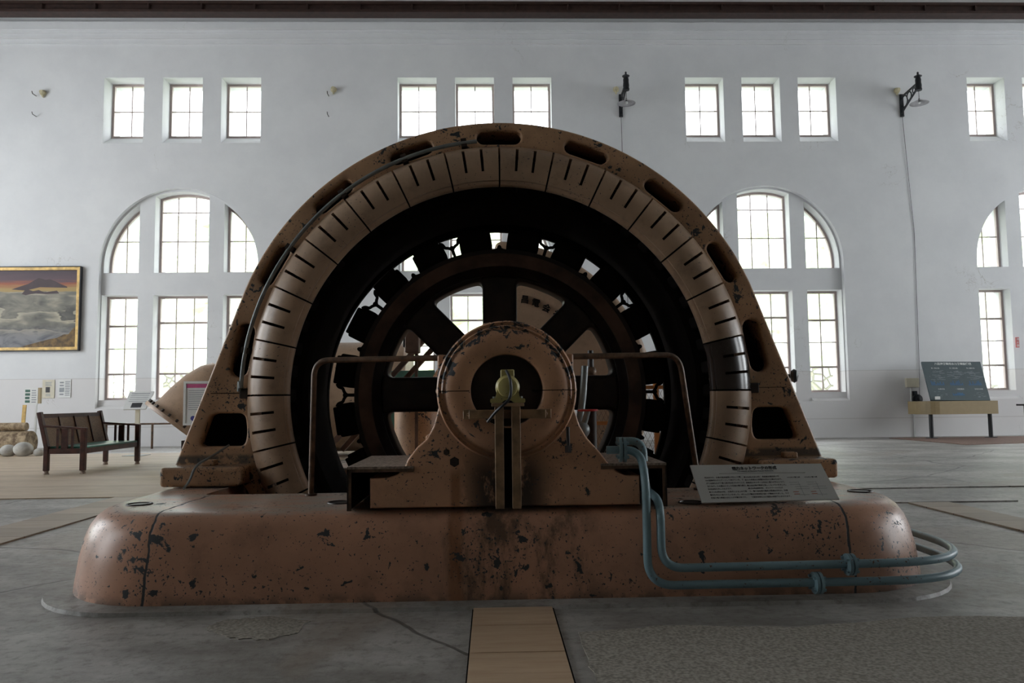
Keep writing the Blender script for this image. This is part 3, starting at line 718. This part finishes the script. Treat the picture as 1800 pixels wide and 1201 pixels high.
# ================================================================= SIGN ON PLINTH
sg = empty('information_sign', (1.4, 3.95, .45), 'white slanted information panel with Japanese text propped on the plinth, right side', 'sign')
BL = Vector((1.075, 3.98, .462)); TL = at(1213, 818, 4.12); BRr = Vector((1.796, 3.99, .468)); TR = at(1443, 815, 4.12)
n_ = (BRr-BL).cross(TL-BL).normalized()
MB().prism([BL, BRr, TR, TL], -n_*.008).build('panel', 'white', sg)
MB().box(1.2, 1.66, 4.085, 4.11, .452, .60).build('prop', 'white', sg)
ex_ = (BRr-BL); ey_ = (TL-BL)
def P2(u, v_):
    a = BL.lerp(BRr, u); b_ = TL.lerp(TR, u); return a.lerp(b_, v_)+n_*.0015
rt = ex_.normalized(); upv = n_.cross(rt)
text('電力ネットワークの形成', .022, P2(.475, .855), rt, upv, 'ink', sg, align='CENTER', off=.0006)
text('Formation of Electric Power Network', .0125, P2(.475, .795), rt, upv, 'greyink', sg, align='CENTER')
l1 = ['明治末から、水車や蒸気機関に代わって電', '力が産業用エネルギーとして伸びていき、や', 'がて全国を広がり電力網が形成されることに', 'なります。この図はこうした初期の電力網の', '形成過程を示したものです。', '●1912年(明治45年)　水路式による小水力発', '電所を中心に造られていきました。ほとんどの', '初期の電力需要はほとんどが電灯用です。']
l2 = ['●1925年(大正14年)　長距離送電技術の可', '能な大規模水力発電所が次々と造られます。', '産業用エネルギーは完全に電力が中心となり、', '電力会社間の競争も激しくなっていきました。', '●1934年(昭和9年)　ネットワークの広が', 'り、電力会社間で電気の融通も行われ、送電', '電圧や周波数の統一が議論されました。やが', 'て戦争体制に入り国家の統制下におかれます。']
for i in range(8):
    v_ = .63-.077*i
    text(l1[i], .0102, P2(.075-.004*0, v_), rt, upv, 'ink', sg, ex=.0003)
    text(l2[i], .0102, P2(.37, v_), rt, upv, 'ink', sg, ex=.0003)
for (u0, txt) in ((.69, '1912年の電力網'), (.82, '1934年の電力網')):
    text(txt, .010, P2(u0, .60), rt, upv, 'ink', sg, ex=.0003)
    b = MB(); r_ = MB()
    for (a, va, c2, vb2) in ((0, .42, .08, .42), (.03, .36, .13, .36), (.03, .30, .13, .30), (.07, .50, .07, .1), (.0, .48, .06, .48), (.035, .14, .11, .14)):
        b.bar(P2(u0+a, va), P2(u0+c2, vb2), .0012, .0006, n_)
    for va in (.22, .16): r_.bar(P2(u0, va), P2(u0+.04, va), .003, .0006, n_)
    b.build('network_diagram', 'greyink', sg); r_.build('red_key_lines', 'redink', sg)
# loose cord at the left foot
q = [(-1.80, 5.335, .715), (-1.86, 5.25, .66), (-1.93, 5.085, .60), (-1.96, 5.07, .50), (-1.97, 5.0, .460)]
tagit(MB().tube(smoothpath(q, .06, 5), .008, 8).build('loose_cord', 'steel', smooth=True), 'grey cord hanging from the left window of the stator foot', 'cord')
# ================================================================= FLOOR PLANKS in front
ys = [3.79, 3.47, 3.10, 2.5]
nm = ['nearest the plinth', 'second from the plinth', 'cut by the bottom edge of the picture']
for i in range(len(ys)-1):
    tagit(MB().box(-.098, .278, ys[i+1]+.004, ys[i]-.002, .0, .012).build('trench_plank', 'plank', bevel=.002), 'pale pine trench plank, '+nm[i], 'plank', 'planks over the floor trench')
S('trim_3', MB().box(-.104, -.099, 1.5, 3.8, .0, .006).box(.279, .285, 1.5, 3.8, 0, .006), 'dark')
# ================================================================= MACHINERY BEHIND
tb = empty('turbine_casing', (.1, 9.3, 0), 'large tan spiral turbine casing with raised characters, seen through the rotor spokes', 'turbine')
b = MB(); n = 44; m_ = 14; rows = []
for i in range(n+1):
    a = R(-4+228*i/n); rr = .50*(1-.35*i/n); RR = 1.86-rr
    rows.append([b.b.verts.new((.04+sin(a)*(RR+rr*cos(q)), 9.4+rr*.9*sin(q), 1.02+cos(a)*(RR+rr*cos(q)))) for q in [2*pi*k/m_ for k in range(m_)]])
for i in range(n):
    for k in range(m_): b.b.faces.new((rows[i][k], rows[i][(k+1) % m_], rows[i+1][(k+1) % m_], rows[i+1][k]))
b.b.faces.new(rows[0][::-1]); b.b.faces.new(rows[-1])
b.build('spiral_casing', 'casing', tb, smooth=50)
MB().lathe([(.001, -.25), (.3, -.25), (.34, -.2), (.60, -.08), (.74, -.05), (.76, -.05), (.76, .05), (.74, .1), (.5, .3), (.001, .3)], (-.02, 9.2, .95), n=64).build('head_cover', 'paint', tb, smooth=30)
b = MB()
for k in range(24): a = 2*pi*k/24; b.cyl((-.02+.70*sin(a), 9.13, .95+.70*cos(a)), (-.02+.70*sin(a), 9.09, .95+.70*cos(a)), .022, n=6)
b.build('cover_bolts', 'iron', tb)
me = plate([rounded([(.10, 1.1), (1.45, 1.1)]+[(.04+1.84*sin(R(a)), 1.02+1.84*cos(R(a))) for a in range(80, -1, -8)], .12)], 8.80, 9.3, .09); link('front_shell', me, 'casing', tb, smooth=40)
for i, ch in enumerate('昌電会社'):
    p = at(922+i*18.5, 531+i*i*1.6+i*3, 8.785); a = R(8+9*i)
    text(ch, .10, p-Vector((.05, 0, .0)), (cos(a), 0, -sin(a)), (sin(a), 0, cos(a)), 'dark', tb, name='raised_character', ex=.006, off=.002)
MB().box(-.6, 1.4, 8.9, 9.9, 0, .25).build('casing_foot', 'paint', tb)
gd = empty('governor', (1.1, 7.9, .0), 'dark governor column with a small flyball head behind the right spokes', 'governor')
MB().lathe([(.15, .0), (.15, .05), (.06, .1), (.05, .5), (.05, 1.05), (.07, 1.1), (.06, 1.2), (.035, 1.25), (.03, 1.5), (.001, 1.5)], (1.02, 7.9, 0), (0, 0, 1), 24).build('column', 'iron', gd, smooth=30)
MB().sph((1.02, 7.9, 1.28), .06).bar((.78, 7.9, 1.14), (1.0, 7.9, 1.3), .012, .012).bar((.7, 7.88, 1.16), (1.3, 7.88, 1.16), .02, .05).build('linkage', 'rust', gd, smooth=30)
# mesh fence right
fe = empty('mesh_fence', (1.6, 8.3, 0), 'orange framed wire mesh guard panel seen between the right-hand poles', 'fence')
b = MB()
for k in range(40):
    x = .55+k*.05
    if x+.0 < 2.2: b.bar((x, 8.3, .1), (min(x+.5, 2.2), 8.3, .1+min(.5, 2.2-x)*2.0), .003, .003); b.bar((x, 8.3, 1.1), (min(x+.5, 2.2), 8.3, 1.1-min(.5, 2.2-x)*2.0), .003, .003)
b.build('wire_mesh', 'rust', fe)
t = plain('orange_paint', (.45, .16, .04), .5); M['orange'] = t
b = MB().box(.5, .54, 8.27, 8.33, 0, 1.15).box(1.75, 1.80, 8.27, 8.33, 0, 1.3).box(2.2, 2.24, 8.27, 8.33, 0, 1.15).box(.5, 2.24, 8.28, 8.32, 1.1, 1.14).box(.5, 2.24, 8.28, 8.32, .1, .14).box(.5, 2.24, 8.28, 8.32, .72, .76)
b.build('fence_frame', 'orange', fe)
# left: inclined rails, gauge box, tank
ir = empty('inclined_struts', (-1.2, 8.0, 0), 'pair of brown inclined steel struts seen through the left spokes', 'strut')
for (a, c) in (((655, 700, 8.0), (765, 575, 8.0)), ((683, 700, 8.1), (790, 580, 8.1))):
    p = at(*a); q = at(*c); MB().bar(p-(q-p)*.75, q, .05, .085, (0, 1, 0)).build('strut', 'rotor', ir, bevel=.004)
gb = empty('switch_box', (-.95, 7.8, 0), 'brown hanging switch box on a post, seen through the left spokes', 'switch box')
p = at(722, 600, 7.8)
MB().box(p.x-.05, p.x+.09, 7.72, 7.9, p.z-.12, p.z+.13).build('box', 'rotor', gb, bevel=.01)
MB().box(p.x-.075, p.x-.055, 7.76, 7.86, p.z-.06, p.z+.05).build('dial', 'black', gb, bevel=.006)
MB().box(p.x+.03, p.x+.06, 7.9, 7.93, 0, p.z+.1).build('post', 'rotor', gb)
tk = MB().lathe([(.001, .0), (.24, 0), (.24, .98), (.20, 1.0), (.001, 1.0)], (-.82, 8.4, 0), (0, 0, 1), 40); tagit(tk.build('oil_tank', 'paint', smooth=30), 'plain brown cylindrical tank standing behind the lower left spokes', 'tank')
tagit(MB().box(-1.55, -.75, 10.1, 10.2, 0, 1.40).build('green_screen', 'green', bevel=.01), 'low green screen panel behind the inclined struts', 'panel')
# big drum and dished casing behind the left side
dr = MB().lathe([(.001, -1.2), (.95, -1.2), (1.02, -1.15), (1.02, 1.15), (.95, 1.2), (.001, 1.2)], (-2.75, 14.6, 1.10), (1, 0, 0), 48)
dr.lathe([(1.02, .55), (1.12, .55), (1.12, .7), (1.02, .7)], (-2.75, 14.6, 1.10), (1, 0, 0), 48)
tagit(dr.build('penstock_drum', 'casing', smooth=30), 'tan horizontal drum behind the left side of the stator', 'drum')
dc = empty('dished_turbine_cover', (-4.8, 12.6, 0), 'tan dished turbine cover with bolted flange leaning behind the stator left leg', 'turbine cover')
A0 = at(318, 754, 12.4); ax = Vector((.60, .25, .80)).normalized()
MB().lathe([(.001, -.02), (.60, -.02), (.66, -.02), (.67, .0), (.67, .04), (.62, .05), (.57, .06), (.55, .15), (.54, .4), (.50, .7), (.42, .95), (.32, 1.1), (.001, 1.15)], A0, ax, 56).build('dished_shell', 'casing', dc, smooth=40)
b = MB(); u = ax.cross(Vector((0, 0, 1))).normalized(); v2 = ax.cross(u)
for k in range(28):
    q = A0+(u*cos(2*pi*k/28)+v2*sin(2*pi*k/28))*.635; b.cyl(q+ax*.03, q+ax*.09, .02, n=6)
b.build('flange_bolts', 'iron', dc)
p = at(348, 664, 12.6); MB().cyl(p-Vector((0, 0, .35)), p+Vector((0, 0, .05)), .11).cyl(p+Vector((0, 0, .02)), p+Vector((0, 0, .06)), .14).build('top_nozzle', 'casing', dc, smooth=30)
MB().box(A0.x+.05, A0.x+1.3, 12.3, 12.9, 0, .42).build('support', 'iron', dc)
# ================================================================= BENCH
bn = empty('slatted_bench', (-6.15, 12.15, 0), 'dark wooden bench with cane back and green seat cushion by the windows', 'bench')
x0, x1, y0, y1 = -6.42, -5.90, 11.32, 13.02
for (x, y, zt) in ((x1, y0, .655), (x1, y1, .655)):
    MB().box(x-.035, x+.035, y-.035, y+.035, .06, zt).build('leg', 'bench', bn, bevel=.006)
    MB().lathe([(.001, 0), (.03, 0), (.04, .02), (.03, .045), (.036, .06)], (x, y, 0), (0, 0, 1), 16).build('foot', 'chequer', bn)
for y in (y0, y1):
    MB().bar((x0, y, .06), (x0, y, .42), .065, .065, (0, 1, 0)).bar((x0, y, .40), (x0-.12, y, .90), .06, .07, (0, 1, 0)).build('leg', 'bench', bn, bevel=.006)
    MB().lathe([(.001, 0), (.03, 0), (.04, .02), (.03, .045), (.036, .06)], (x0, y, 0), (0, 0, 1), 16).build('foot', 'chequer', bn)
    MB().bar((x0-.04, y, .70), (x1+.04, y, .655), .06, .03, (0, 0, 1)).build('armrest', 'bench', bn, bevel=.006)
    MB().box(x0, x1, y-.02, y+.02, .30, .375).build('side_rail', 'bench', bn)
    for (x, w_) in ((-6.27, .03), (-6.17, .09), (-6.06, .03)): MB().box(x-w_/2, x+w_/2, y-.012, y+.012, .37, .66).build('arm_slat', 'bench', bn)
for x in (x0, x1): MB().box(x-.018, x+.018, y0, y1, .30, .375).build('long_rail', 'bench', bn)
MB().box(x0+.02, x1+.015, y0+.03, y1-.03, .365, .405).build('cushion', 'cushion', bn, bevel=.018)
MB().bar((x0-.105, y0, .845), (x0-.105, y1, .845), .03, .06).build('top_rail', 'bench', bn)
MB().prism([(x0-.095, y0, .83), (x0-.095, y1, .83), (x0+.018, y1, .37), (x0+.018, y0, .37)], (-.012, 0, 0)).build('cane_back', 'cane', bn)
for k in range(1, 4): y = y0+(y1-y0)*k/4; MB().bar((x0-.085, y, .83), (x0+.012, y, .42), .02, .012, (0, 1, 0)).build('back_muntin', 'bench', bn)
# ================================================================= LEFT WALL ITEMS
pt = empty('landscape_painting', (-11.5, YW, 3.3), 'large gold framed landscape painting of a sunset over a sea of clouds', 'painting')
PX0, PX1, PZ0, PZ1 = -12.9, -9.80, 2.30, 4.29
link('gilt_frame', plate([rect(PX0, PX1, PZ0, PZ1), rect(PX0+.075, PX1-.075, PZ0+.075, PZ1-.075)], YW-.09, YW-.005, .008), 'gold', pt)
MB().box(PX1-.004, PX1+.018, YW-.10, YW-.003, PZ0-.01, PZ1+.01).box(PX0, PX1, YW-.095, YW-.003, PZ0-.02, PZ0).box(PX0, PX1, YW-.095, YW-.003, PZ1, PZ1+.02).build('outer_edge', 'ink', pt)
t = NT('painted_cloud_sea'); x, y, z = t.sep()
z0 = t.math('DIVIDE', t.math('SUBTRACT', z, PZ0+.07), PZ1-PZ0-.14)
sky = t.cramp(t.math('ADD', z0, t.math('MULTIPLY', t.math('SUBTRACT', t.noise(2, 5, .6, stretch=(.5, 1, 5)), .5), .14)), [(.0, (.2, .15, .1)), (.76, (.36, .25, .09)), (.82, (.30, .085, .04)), (.87, (.10, .06, .075)), (1, (.06, .042, .055))])
wv = t.noise(1.6, 6, .55, stretch=(1, 1, 1.9), dist=.6); wz = t.noise(1.1, 3, .5, stretch=(1, 1, 3.2))
cl = t.cramp(t.math('FRACT', t.math('ADD', t.math('MULTIPLY', z0, 3.2), t.math('MULTIPLY', wz, 3.0))), [(.0, (.06, .06, .055)), (.6, (.16, .155, .13)), (.93, (.42, .38, .28)), (1, (.10, .095, .08))])
cl = t.mix(t.math('MULTIPLY', t.ramp(wv, .4, .7), .6), cl, (.33, .31, .25))
cl = t.mix(t.ramp(z0, .32, .10), cl, t.mix(t.ramp(wv, .4, .6), (.07, .075, .10), (.20, .20, .21)))
hl = t.math('ADD', .72, t.math('MULTIPLY', t.math('SUBTRACT', t.noise(3, 4), .5), .04))
c = t.mix(t.ramp(t.math('SUBTRACT', z0, hl), -.01, .01), cl, sky)
M['canvas'] = t.out(c, .6)
MB().box(PX0+.06, PX1-.06, YW-.05, YW-.03, PZ0+.06, PZ1-.06).build('canvas', 'canvas', pt)
def flat(nm, pts, mat, par, y): MB().prism([(x, y, z) for x, z in pts], (0, .002, 0)).build(nm, mat, par)
M['mt'] = plain('painted_purple_brown', (.05, .03, .035), .6); M['mt2'] = plain('painted_ochre', (.13, .075, .02), .6, 0, .6, 9)
W_ = lambda px, py: (at(px, py, YW-.055).x, at(px, py, YW-.055).z)
flat('painted_mountain', [W_(*q) for q in ((20, 509), (38, 503), (50, 499), (62, 492), (68, 489), (73, 490), (80, 492), (88, 491), (96, 494), (108, 500), (118, 504), (118, 506), (70, 505), (45, 511))], 'mt', pt, YW-.054)
flat('painted_crag', [W_(*q) for q in ((38, 517), (46, 508), (58, 512), (68, 510), (78, 514), (100, 511), (104, 516), (80, 517), (60, 516), (45, 519))], 'mt', pt, YW-.055)
flat('painted_slope', [W_(*q) for q in ((36, 610), (58, 604), (84, 597), (100, 594), (112, 588), (120, 588), (128, 578), (135, 572), (136, 610))], 'mt2', pt, YW-.056)
def notice(nm, c4, y, bg, label, par=None, frame=None, cat='notice'):
    a = at(c4[0], c4[1], y); b2 = at(c4[2], c4[3], y)
    e = empty(nm, ((a.x+b2.x)/2, y, b2.z), label, cat)
    MB().box(a.x, b2.x, y-.004, y+.0135, b2.z, a.z).build('sheet', bg, e)
    return e, a, b2
def fakelines(e, a, b2, y, n, u0=.1, u1=.9, v0=.15, v1=.9, mat='greyink', th=.25):
    b = MB(); H_ = a.z-b2.z; W2 = b2.x-a.x
    for k in range(n):
        z = a.z-H_*(v0+(v1-v0)*(k+.5)/n); h = H_*(v1-v0)/n*th; b.box(a.x+W2*u0, a.x+W2*(u1-random.random()*.12*(u1-u0)), y-.006, y-.004, z-h, z+h)
    b.build('print', mat, e)
e, a, b2 = notice('wall_notice', (75, 668, 95, 700), YW-.013, 'cream', 'cream wall notice with a small dark photo, under the painting')
fakelines(e, a, b2, YW-.013, 3, .25, .8, .1, .35); MB().box(a.x+.08, a.x+.18, YW-.02, YW-.017, a.z-.30, a.z-.17).build('photo', 'ink', e); fakelines(e, a, b2, YW-.013, 3, .3, .7, .75, .9)
e, a, b2 = notice('wall_notice', (103, 667, 124, 699), YW-.013, 'white', 'white printed wall notice, right of the cream one')
fakelines(e, a, b2, YW-.013, 5, .12, .45, .1, .9); fakelines(e, a, b2, YW-.013, 9, .55, .95, .08, .92); MB().box(a.x+.03, a.x+.14, YW-.02, YW-.017, a.z-.30, a.z-.2).build('photo', 'greyink', e)
# placard on a post
e, a, b2 = notice('placard_stand', (43, 682, 66, 712), 16.6, 'white', 'small white and green placard on a thin post beside the logs', cat='placard')
fakelines(e, a, b2, 16.6, 4, .08, .45, .08, .9, 'green', .35); fakelines(e, a, b2, 16.6, 6, .55, .9, .1, .9)
MB().box(b2.x, b2.x+.05, 16.6, 16.66, b2.z+.03, a.z).build('placard_edge', 'khaki', e); MB().box(b2.x-.06, b2.x-.03, 16.62, 16.65, 0, b2.z).build('post', 'white', e)
p = at(38, 748, 16.42); q = at(42, 712, 16.42); tagit(MB().bar((p.x, 16.42, 0), (q.x, 16.45, q.z), .07, .03, (0, 1, 0)).build('timber_stake', 'gold'), 'upright ochre timber stake beside the log pile', 'stake')
for r_, z_, xe, lab in ((.24, .241, at(55, 768, 16.1).x, 'thick pale bark log at the bottom of the pile'), (.085, .567, at(47, 747, 16.1).x, 'thin reddish log lying on the thick log')):
    tagit(MB().cyl((xe-1.6, 16.1, z_), (xe, 16.1, z_), r_, n=28).build('log', 'bark', smooth=40), lab, 'log')
MB_ = [(11, 789, .15, 'grey boulder in the middle of the row below the logs'), (39, 786, .18, 'largest grey boulder below the end of the logs'), (-14, 793, .12, 'grey boulder at the left edge of the picture'), (65, 794, .10, 'small grey boulder at the right end of the row')]
for px, py, r, lab in MB_:
    p = at(px, py, 15.4); tagit(MB().sph((p.x, 15.4+random.uniform(-.1, .1), r*.8), r, (1.0, .9, .8), 20).build('boulder', 'stone', smooth=True), lab, 'boulder', 'boulders below the logs')
# lectern style information stand
e = empty('information_stand', (-7.2, 15.2, 0), 'white slanted information board on a slim post behind the bench', 'sign')
c4 = [at(216, 720, 15.0), at(256, 719, 15.0), at(271, 688, 15.3), at(228, 689, 15.3)]
nn = (c4[1]-c4[0]).cross(c4[3]-c4[0]).normalized(); MB().prism(c4, -nn*.02).build('board', 'white', e)
rr = (c4[1]-c4[0]).normalized(); uu = (c4[3]-c4[0])
b = MB(); b3 = MB()
for k in range(5): s0 = c4[0].lerp(c4[3], .88-.11*k)+nn*.002; s1 = c4[1].lerp(c4[2], .88-.11*k)+nn*.002; b.bar(s0.lerp(s1, .12), s0.lerp(s1, .88), .012 if k else .02, .001, nn)
s0 = c4[0].lerp(c4[3], .22)+nn*.002; s1 = c4[1].lerp(c4[2], .22)+nn*.002; b3.bar(s0.lerp(s1, .3), s0.lerp(s1, .75), .12, .001, nn)
b.build('print', 'greyink', e); b3.build('photo', 'ink', e)
p = at(243, 722, 15.2); MB().box(p.x-.04, p.x+.04, 15.16, 15.2, 0, p.z+.08).build('post', 'cream', e); MB().box(p.x-.2, p.x+.2, 15.0, 15.35, 0, .02).build('base_plate', 'steel', e)
# pink headed poster in a frame
a = at(326, 673, 11.2); b2 = at(368, 745, 11.2)
e = empty('framed_poster', (a.x+.2, 11.2, 0), 'white framed poster with a pink header beside the stator left edge', 'poster')
MB().box(a.x, a.x+.46, 11.2, 11.215, b2.z, a.z).build('sheet', 'white', e)
link('frame', plate([rect(a.x-.02, a.x+.48, b2.z-.02, a.z+.02), rect(a.x+.012, a.x+.448, b2.z+.012, a.z-.012)], 11.185, 11.22), 'white', e)
MB().box(a.x+.02, a.x+.44, 11.195, 11.2, a.z-.075, a.z-.02).build('header_band', 'pink', e)
b = MB()
for k in range(10): b.box(a.x+.05, a.x+.40-random.random()*.05, 11.197, 11.2, a.z-.12-.03*k, a.z-.112-.03*k)
b.build('print', 'greyink', e); MB().cyl((a.x+.12, 11.19, b2.z+.08), (a.x+.12, 11.2, b2.z+.08), .035).build('navy_emblem', 'navy', e)
MB().box(a.x+.2, a.x+.24, 11.22, 11.25, 0, a.z).box(a.x+.05, a.x+.4, 11.1, 11.4, 0, .02).build('stand', 'steel', e)
# low barrier rail on the wall behind the bench
p = at(200, 746, 17.6); tagit(MB().tube([(at(185, 746, 17.6).x, 17.6, p.z), (at(300, 746, 17.6).x, 17.6, p.z)], .02, 10).cyl((at(268, 746, 17.6).x, 17.6, 0), (at(268, 746, 17.6).x, 17.6, p.z), .025).cyl((at(187, 746, 17.6).x, 17.6, 0), (at(187, 746, 17.6).x, 17.6, p.z), .025).build('wall_pipe', 'rust', smooth=40), 'low brown pipe rail along the wall behind the bench', 'pipe')
# ================================================================= WALL LAMPS, INSULATORS
for i, (px, py) in enumerate(((75, 163), (586, 157), (1083, 157), (1577, 159))):
    p = at(px, py, YW-.05); w4 = ('above the painting at far left', 'left of the top centre windows', 'beside the first black wall lamp', 'beside the second black wall lamp')[i]
    tagit(MB().lathe([(.001, -.09), (.04, -.085), (.055, -.05), (.055, .0), (.075, .01), (.075, .03), (.05, .05)], (p.x, YW-.05, p.z), n=20).cyl((p.x, YW-.1, p.z-.06), (p.x, YW-.02, p.z-.1), .02).build('ceramic_insulator', 'brass', smooth=30), 'small cream ceramic insulator '+w4, 'insulator', 'ceramic insulators on the wall')
for i, (px, w4) in enumerate(((64, 'under the insulator at far left'), (578, 'under the insulator left of the top centre windows'))):
    for j, py in enumerate((169, 205)):
        p = at(px, py, YW); tagit(MB().tube([(p.x, YW+.01, p.z), (p.x, YW-.16, p.z-.0), (p.x, YW-.19, p.z+.05)], .009, 8).build('iron_hook', 'iron', smooth=True), ('upper' if j == 0 else 'lower')+' small iron hook '+w4, 'hook')
def lamp(px, label):
    p = at(px, 168, YW); zt = p.z+.02; zb = zt-.56; x = p.x; ya = YW-.80
    e = empty('wall_lamp', (x, YW, zb), label, 'lamp', 'black bracket lamps on the wall')
    MB().box(x-.045, x+.045, YW-.05, YW-.001, zb, zt).cyl((x, YW-.03, zb-.02), (x, YW-.03, zb+.03), .05, n=10).build('wall_plate', 'black', e, bevel=.01)
    b = MB(); b.bar((x, YW-.04, zt-.08), (x, ya, zt-.02), .035, .04); b.bar((x, YW-.04, zb+.1), (x, ya, zt-.12), .035, .035)
    for k in range(3):
        f_ = (k+.5)/3.4; yy = YW-.05-(.75)*f_; zl = zb+.1+(zt-.12-zb-.1)*f_; zh = zt-.06; rr = (zh-zl)/2*.8
        b.tube([(x, yy-.0+rr*cos(q*pi/6), (zl+zh)/2+rr*sin(q*pi/6)) for q in range(12)], .014, 8, True)
    b.build('bracket_arm', 'black', e)
    MB().lathe([(.001, -.20), (.075, -.20), (.08, -.17), (.07, -.14), (.075, -.08), (.065, .0), (.068, .06), (.055, .12), (.085, .14), (.09, .155), (.03, .19), (.02, .22), (.028, .24), (.001, .27)], (x, ya, zt-.02), (0, 0, 1), 24).build('pulley_canister', 'black', e, smooth=30)
    MB().cyl((x, ya, zt-.22), (x, ya, zt-.47), .006, n=8).cyl((x, ya, zt-.49), (x, ya, zt-.43), .02, n=12).build('lamp_cord', 'black', e)
    o = MB().lathe([(.02, 0), (.05, -.01), (.13, -.05), (.215, -.085)], (x, ya, zt-.45), (0, 0, 1), 36).build('lamp_shade', 'shade', e, smooth=50); s_ = o.modifiers.new('s', 'SOLIDIFY'); s_.thickness = .006
    MB().sph((x, ya, zt-.52), .032, (1, 1, 1.2)).build('bulb', 'white', e, smooth=True)
    return x, zb
xa, za = lamp(1090.5, 'black iron bracket lamp on the wall, right of the top of the stator')
xb, zb_ = lamp(1583, 'black iron bracket lamp on the wall above the slate display board')
q = at(1612, 695, YW-.02)
tagit(MB().tube([(xb, YW-.03, zb_-.02), (xb+.16, YW-.015, 5.0), (q.x+.09, YW-.02, 1.6), (q.x+.06, YW-.02, q.z)], .006, 6).build('lamp_cable', 'ink'), 'thin cable hanging from the right lamp to the wall winch', 'cable')
tagit(MB().tube([(xa, YW-.03, za-.02), (xa+.05, YW-.015, 4.0), (xa+.1, YW-.02, 1.2)], .006, 6).build('lamp_cable', 'ink'), 'thin cable hanging from the left lamp behind the stator', 'cable')
# ================================================================= RIGHT WALL ITEMS
a = at(1593, 665, YW-.08); b2 = at(1616, 681, YW-.08)
tagit(MB().box(a.x, b2.x, YW-.09, YW-.001, b2.z, a.z).build('junction_box', 'cream', bevel=.01), 'cream electrical box on the wall left of the slate display board', 'box')
x = at(1601, 700, YW).x; tagit(MB().tube([(x, YW-.02, b2.z), (x+.0, YW-.02, .9), (x+.05, YW-.02, .5), (x+.05, YW-.02, .0)], .018, 8).build('conduit_pipe', 'white', smooth=True), 'white conduit running from the cream box to the floor', 'conduit')
p = at(1612, 702, YW-.1); tagit(MB().lathe([(.001, -.1), (.05, -.09), (.06, -.05), (.12, -.04), (.12, .0), (.05, .02), (.05, .09)], (p.x, YW-.1, p.z), n=24).box(p.x-.05, p.x-.0, YW-.12, YW-.001, p.z-.2, p.z+.2).build('wall_winch', 'black', smooth=30), 'small round black winch on the wall below the cream box', 'winch')
e, a, b2 = notice('fire_extinguisher_sign', (1785, 593, 1792, 611), YW-.013, 'red', 'small vertical red sign on the wall at the right edge', cat='sign')
for i, ch in enumerate('消火器'): text(ch, .07, (a.x+.012, YW-.019, a.z-.075-.077*i), (1, 0, 0), (0, 0, 1), 'whiteink', e)
e = empty('display_board', (10.9, 17.6, 0), 'slate grey tilted display board with diagrams on a khaki shelf and black legs', 'display board')
BLb = at(1637, 704, 17.45); BRb = at(1741, 704, 17.45); TLb = at(1620, 636, 17.9); TRb = at(1723, 636, 17.9)
nb = (BRb-BLb).cross(TLb-BLb).normalized(); MB().prism([BLb, BRb, TRb, TLb], -nb*.04).build('slate_panel', 'board', e)
def PB(u, v_): return BLb.lerp(BRb, u).lerp(TLb.lerp(TRb, u), v_)+nb*.004
rb = (BRb-BLb).normalized(); ub = nb.cross(rb)
text('八百津発電所水力発電設備図', .068, PB(.52, .915), rb, ub, 'whiteink', e, align='CENTER', off=.002)
for (u, v_, s_) in ((.13, .81, '第一期計画'), (.44, .81, '第二期計画'), (.73, .81, '第三期計画'), (.16, .27, '水車断面'), (.46, .27, '一般配置図'), (.78, .27, '送電系統図')):
    text(s_, .04, PB(u, v_), rb, ub, 'whiteink', e)
b = MB(); c2 = MB()
for u0 in (.05, .37, .68):
    for k in range(16): p0 = PB(u0+random.random()*.22, .5+random.random()*.25); b.bar(p0, p0+rb*random.uniform(.02, .2)+ub*random.uniform(-.03, .03), .008, .001, nb)
    for k in range(9): p0 = PB(u0+.03+k*.025, .38); c2.bar(p0, p0+ub*random.uniform(.03, .14), .02, .001, nb)
for k in range(10): p0 = PB(.40+k*.02, .12); c2.bar(p0, p0+ub*random.uniform(.03, .09), .02, .001, nb)
for k in range(26): p0 = PB(random.choice((.06, .72))+random.random()*.22, .06+random.random()*.16); b.bar(p0, p0+rb*.05, .006, .001, nb)
b.build('diagram_lines', 'greyink', e); c2.build('blue_diagrams', 'blueink', e)
zt = at(1700, 705, 17.3).z; zb2 = at(1700, 728, 17.3).z; xa2 = at(1623, 715, 17.3).x; xb2 = at(1752, 715, 17.3).x
L = [(xa2+.35*(1-cos(q*pi/12)), 17.75-.5*sin(q*pi/12)) for q in range(7)]+[(xb2, 17.25), (xb2, 17.95), (xa2, 17.95)]
MB().prism([(x, y, zb2) for x, y in L], (0, 0, zt-zb2)).build('shelf', 'khaki', e)
for px in (1637, 1741):
    x = at(px, 750, 17.6).x; MB().cyl((x, 17.6, .02), (x, 17.6, zb2), .045).cyl((x, 17.6, 0), (x, 17.6, .025), .13).build('leg', 'black', e, smooth=30)
p = PB(.10, .02); MB().box(p.x-.06, p.x+.06, p.y-.03, p.y-.02, p.z, p.z+.07).build('small_card', 'white', e)
tagit(MB().prism([(9.3, 17.9, 0), (9.45, 15.2, 0), (12.6, 15.9, 0), (14, 17.2, 0), (13.5, 17.9, 0)], (0, 0, .012)).build('floor_mat', plain('brown_mat', (.22, .14, .11), .9, 0, .2, 30)), 'flat brown floor mat in front of the slate display board', 'mat')
p = at(1799, 712, 17.2); e = empty('side_stand', (p.x+.15, 17.2, 0), 'dark stand cut by the right edge of the picture', 'stand')
MB().box(p.x-.03, p.x+.5, 17.0, 17.4, p.z-.02, p.z+.02).build('top', 'black', e); MB().box(p.x+.0, p.x+.05, 17.15, 17.2, 0, p.z-.02).build('leg', 'bench', e)
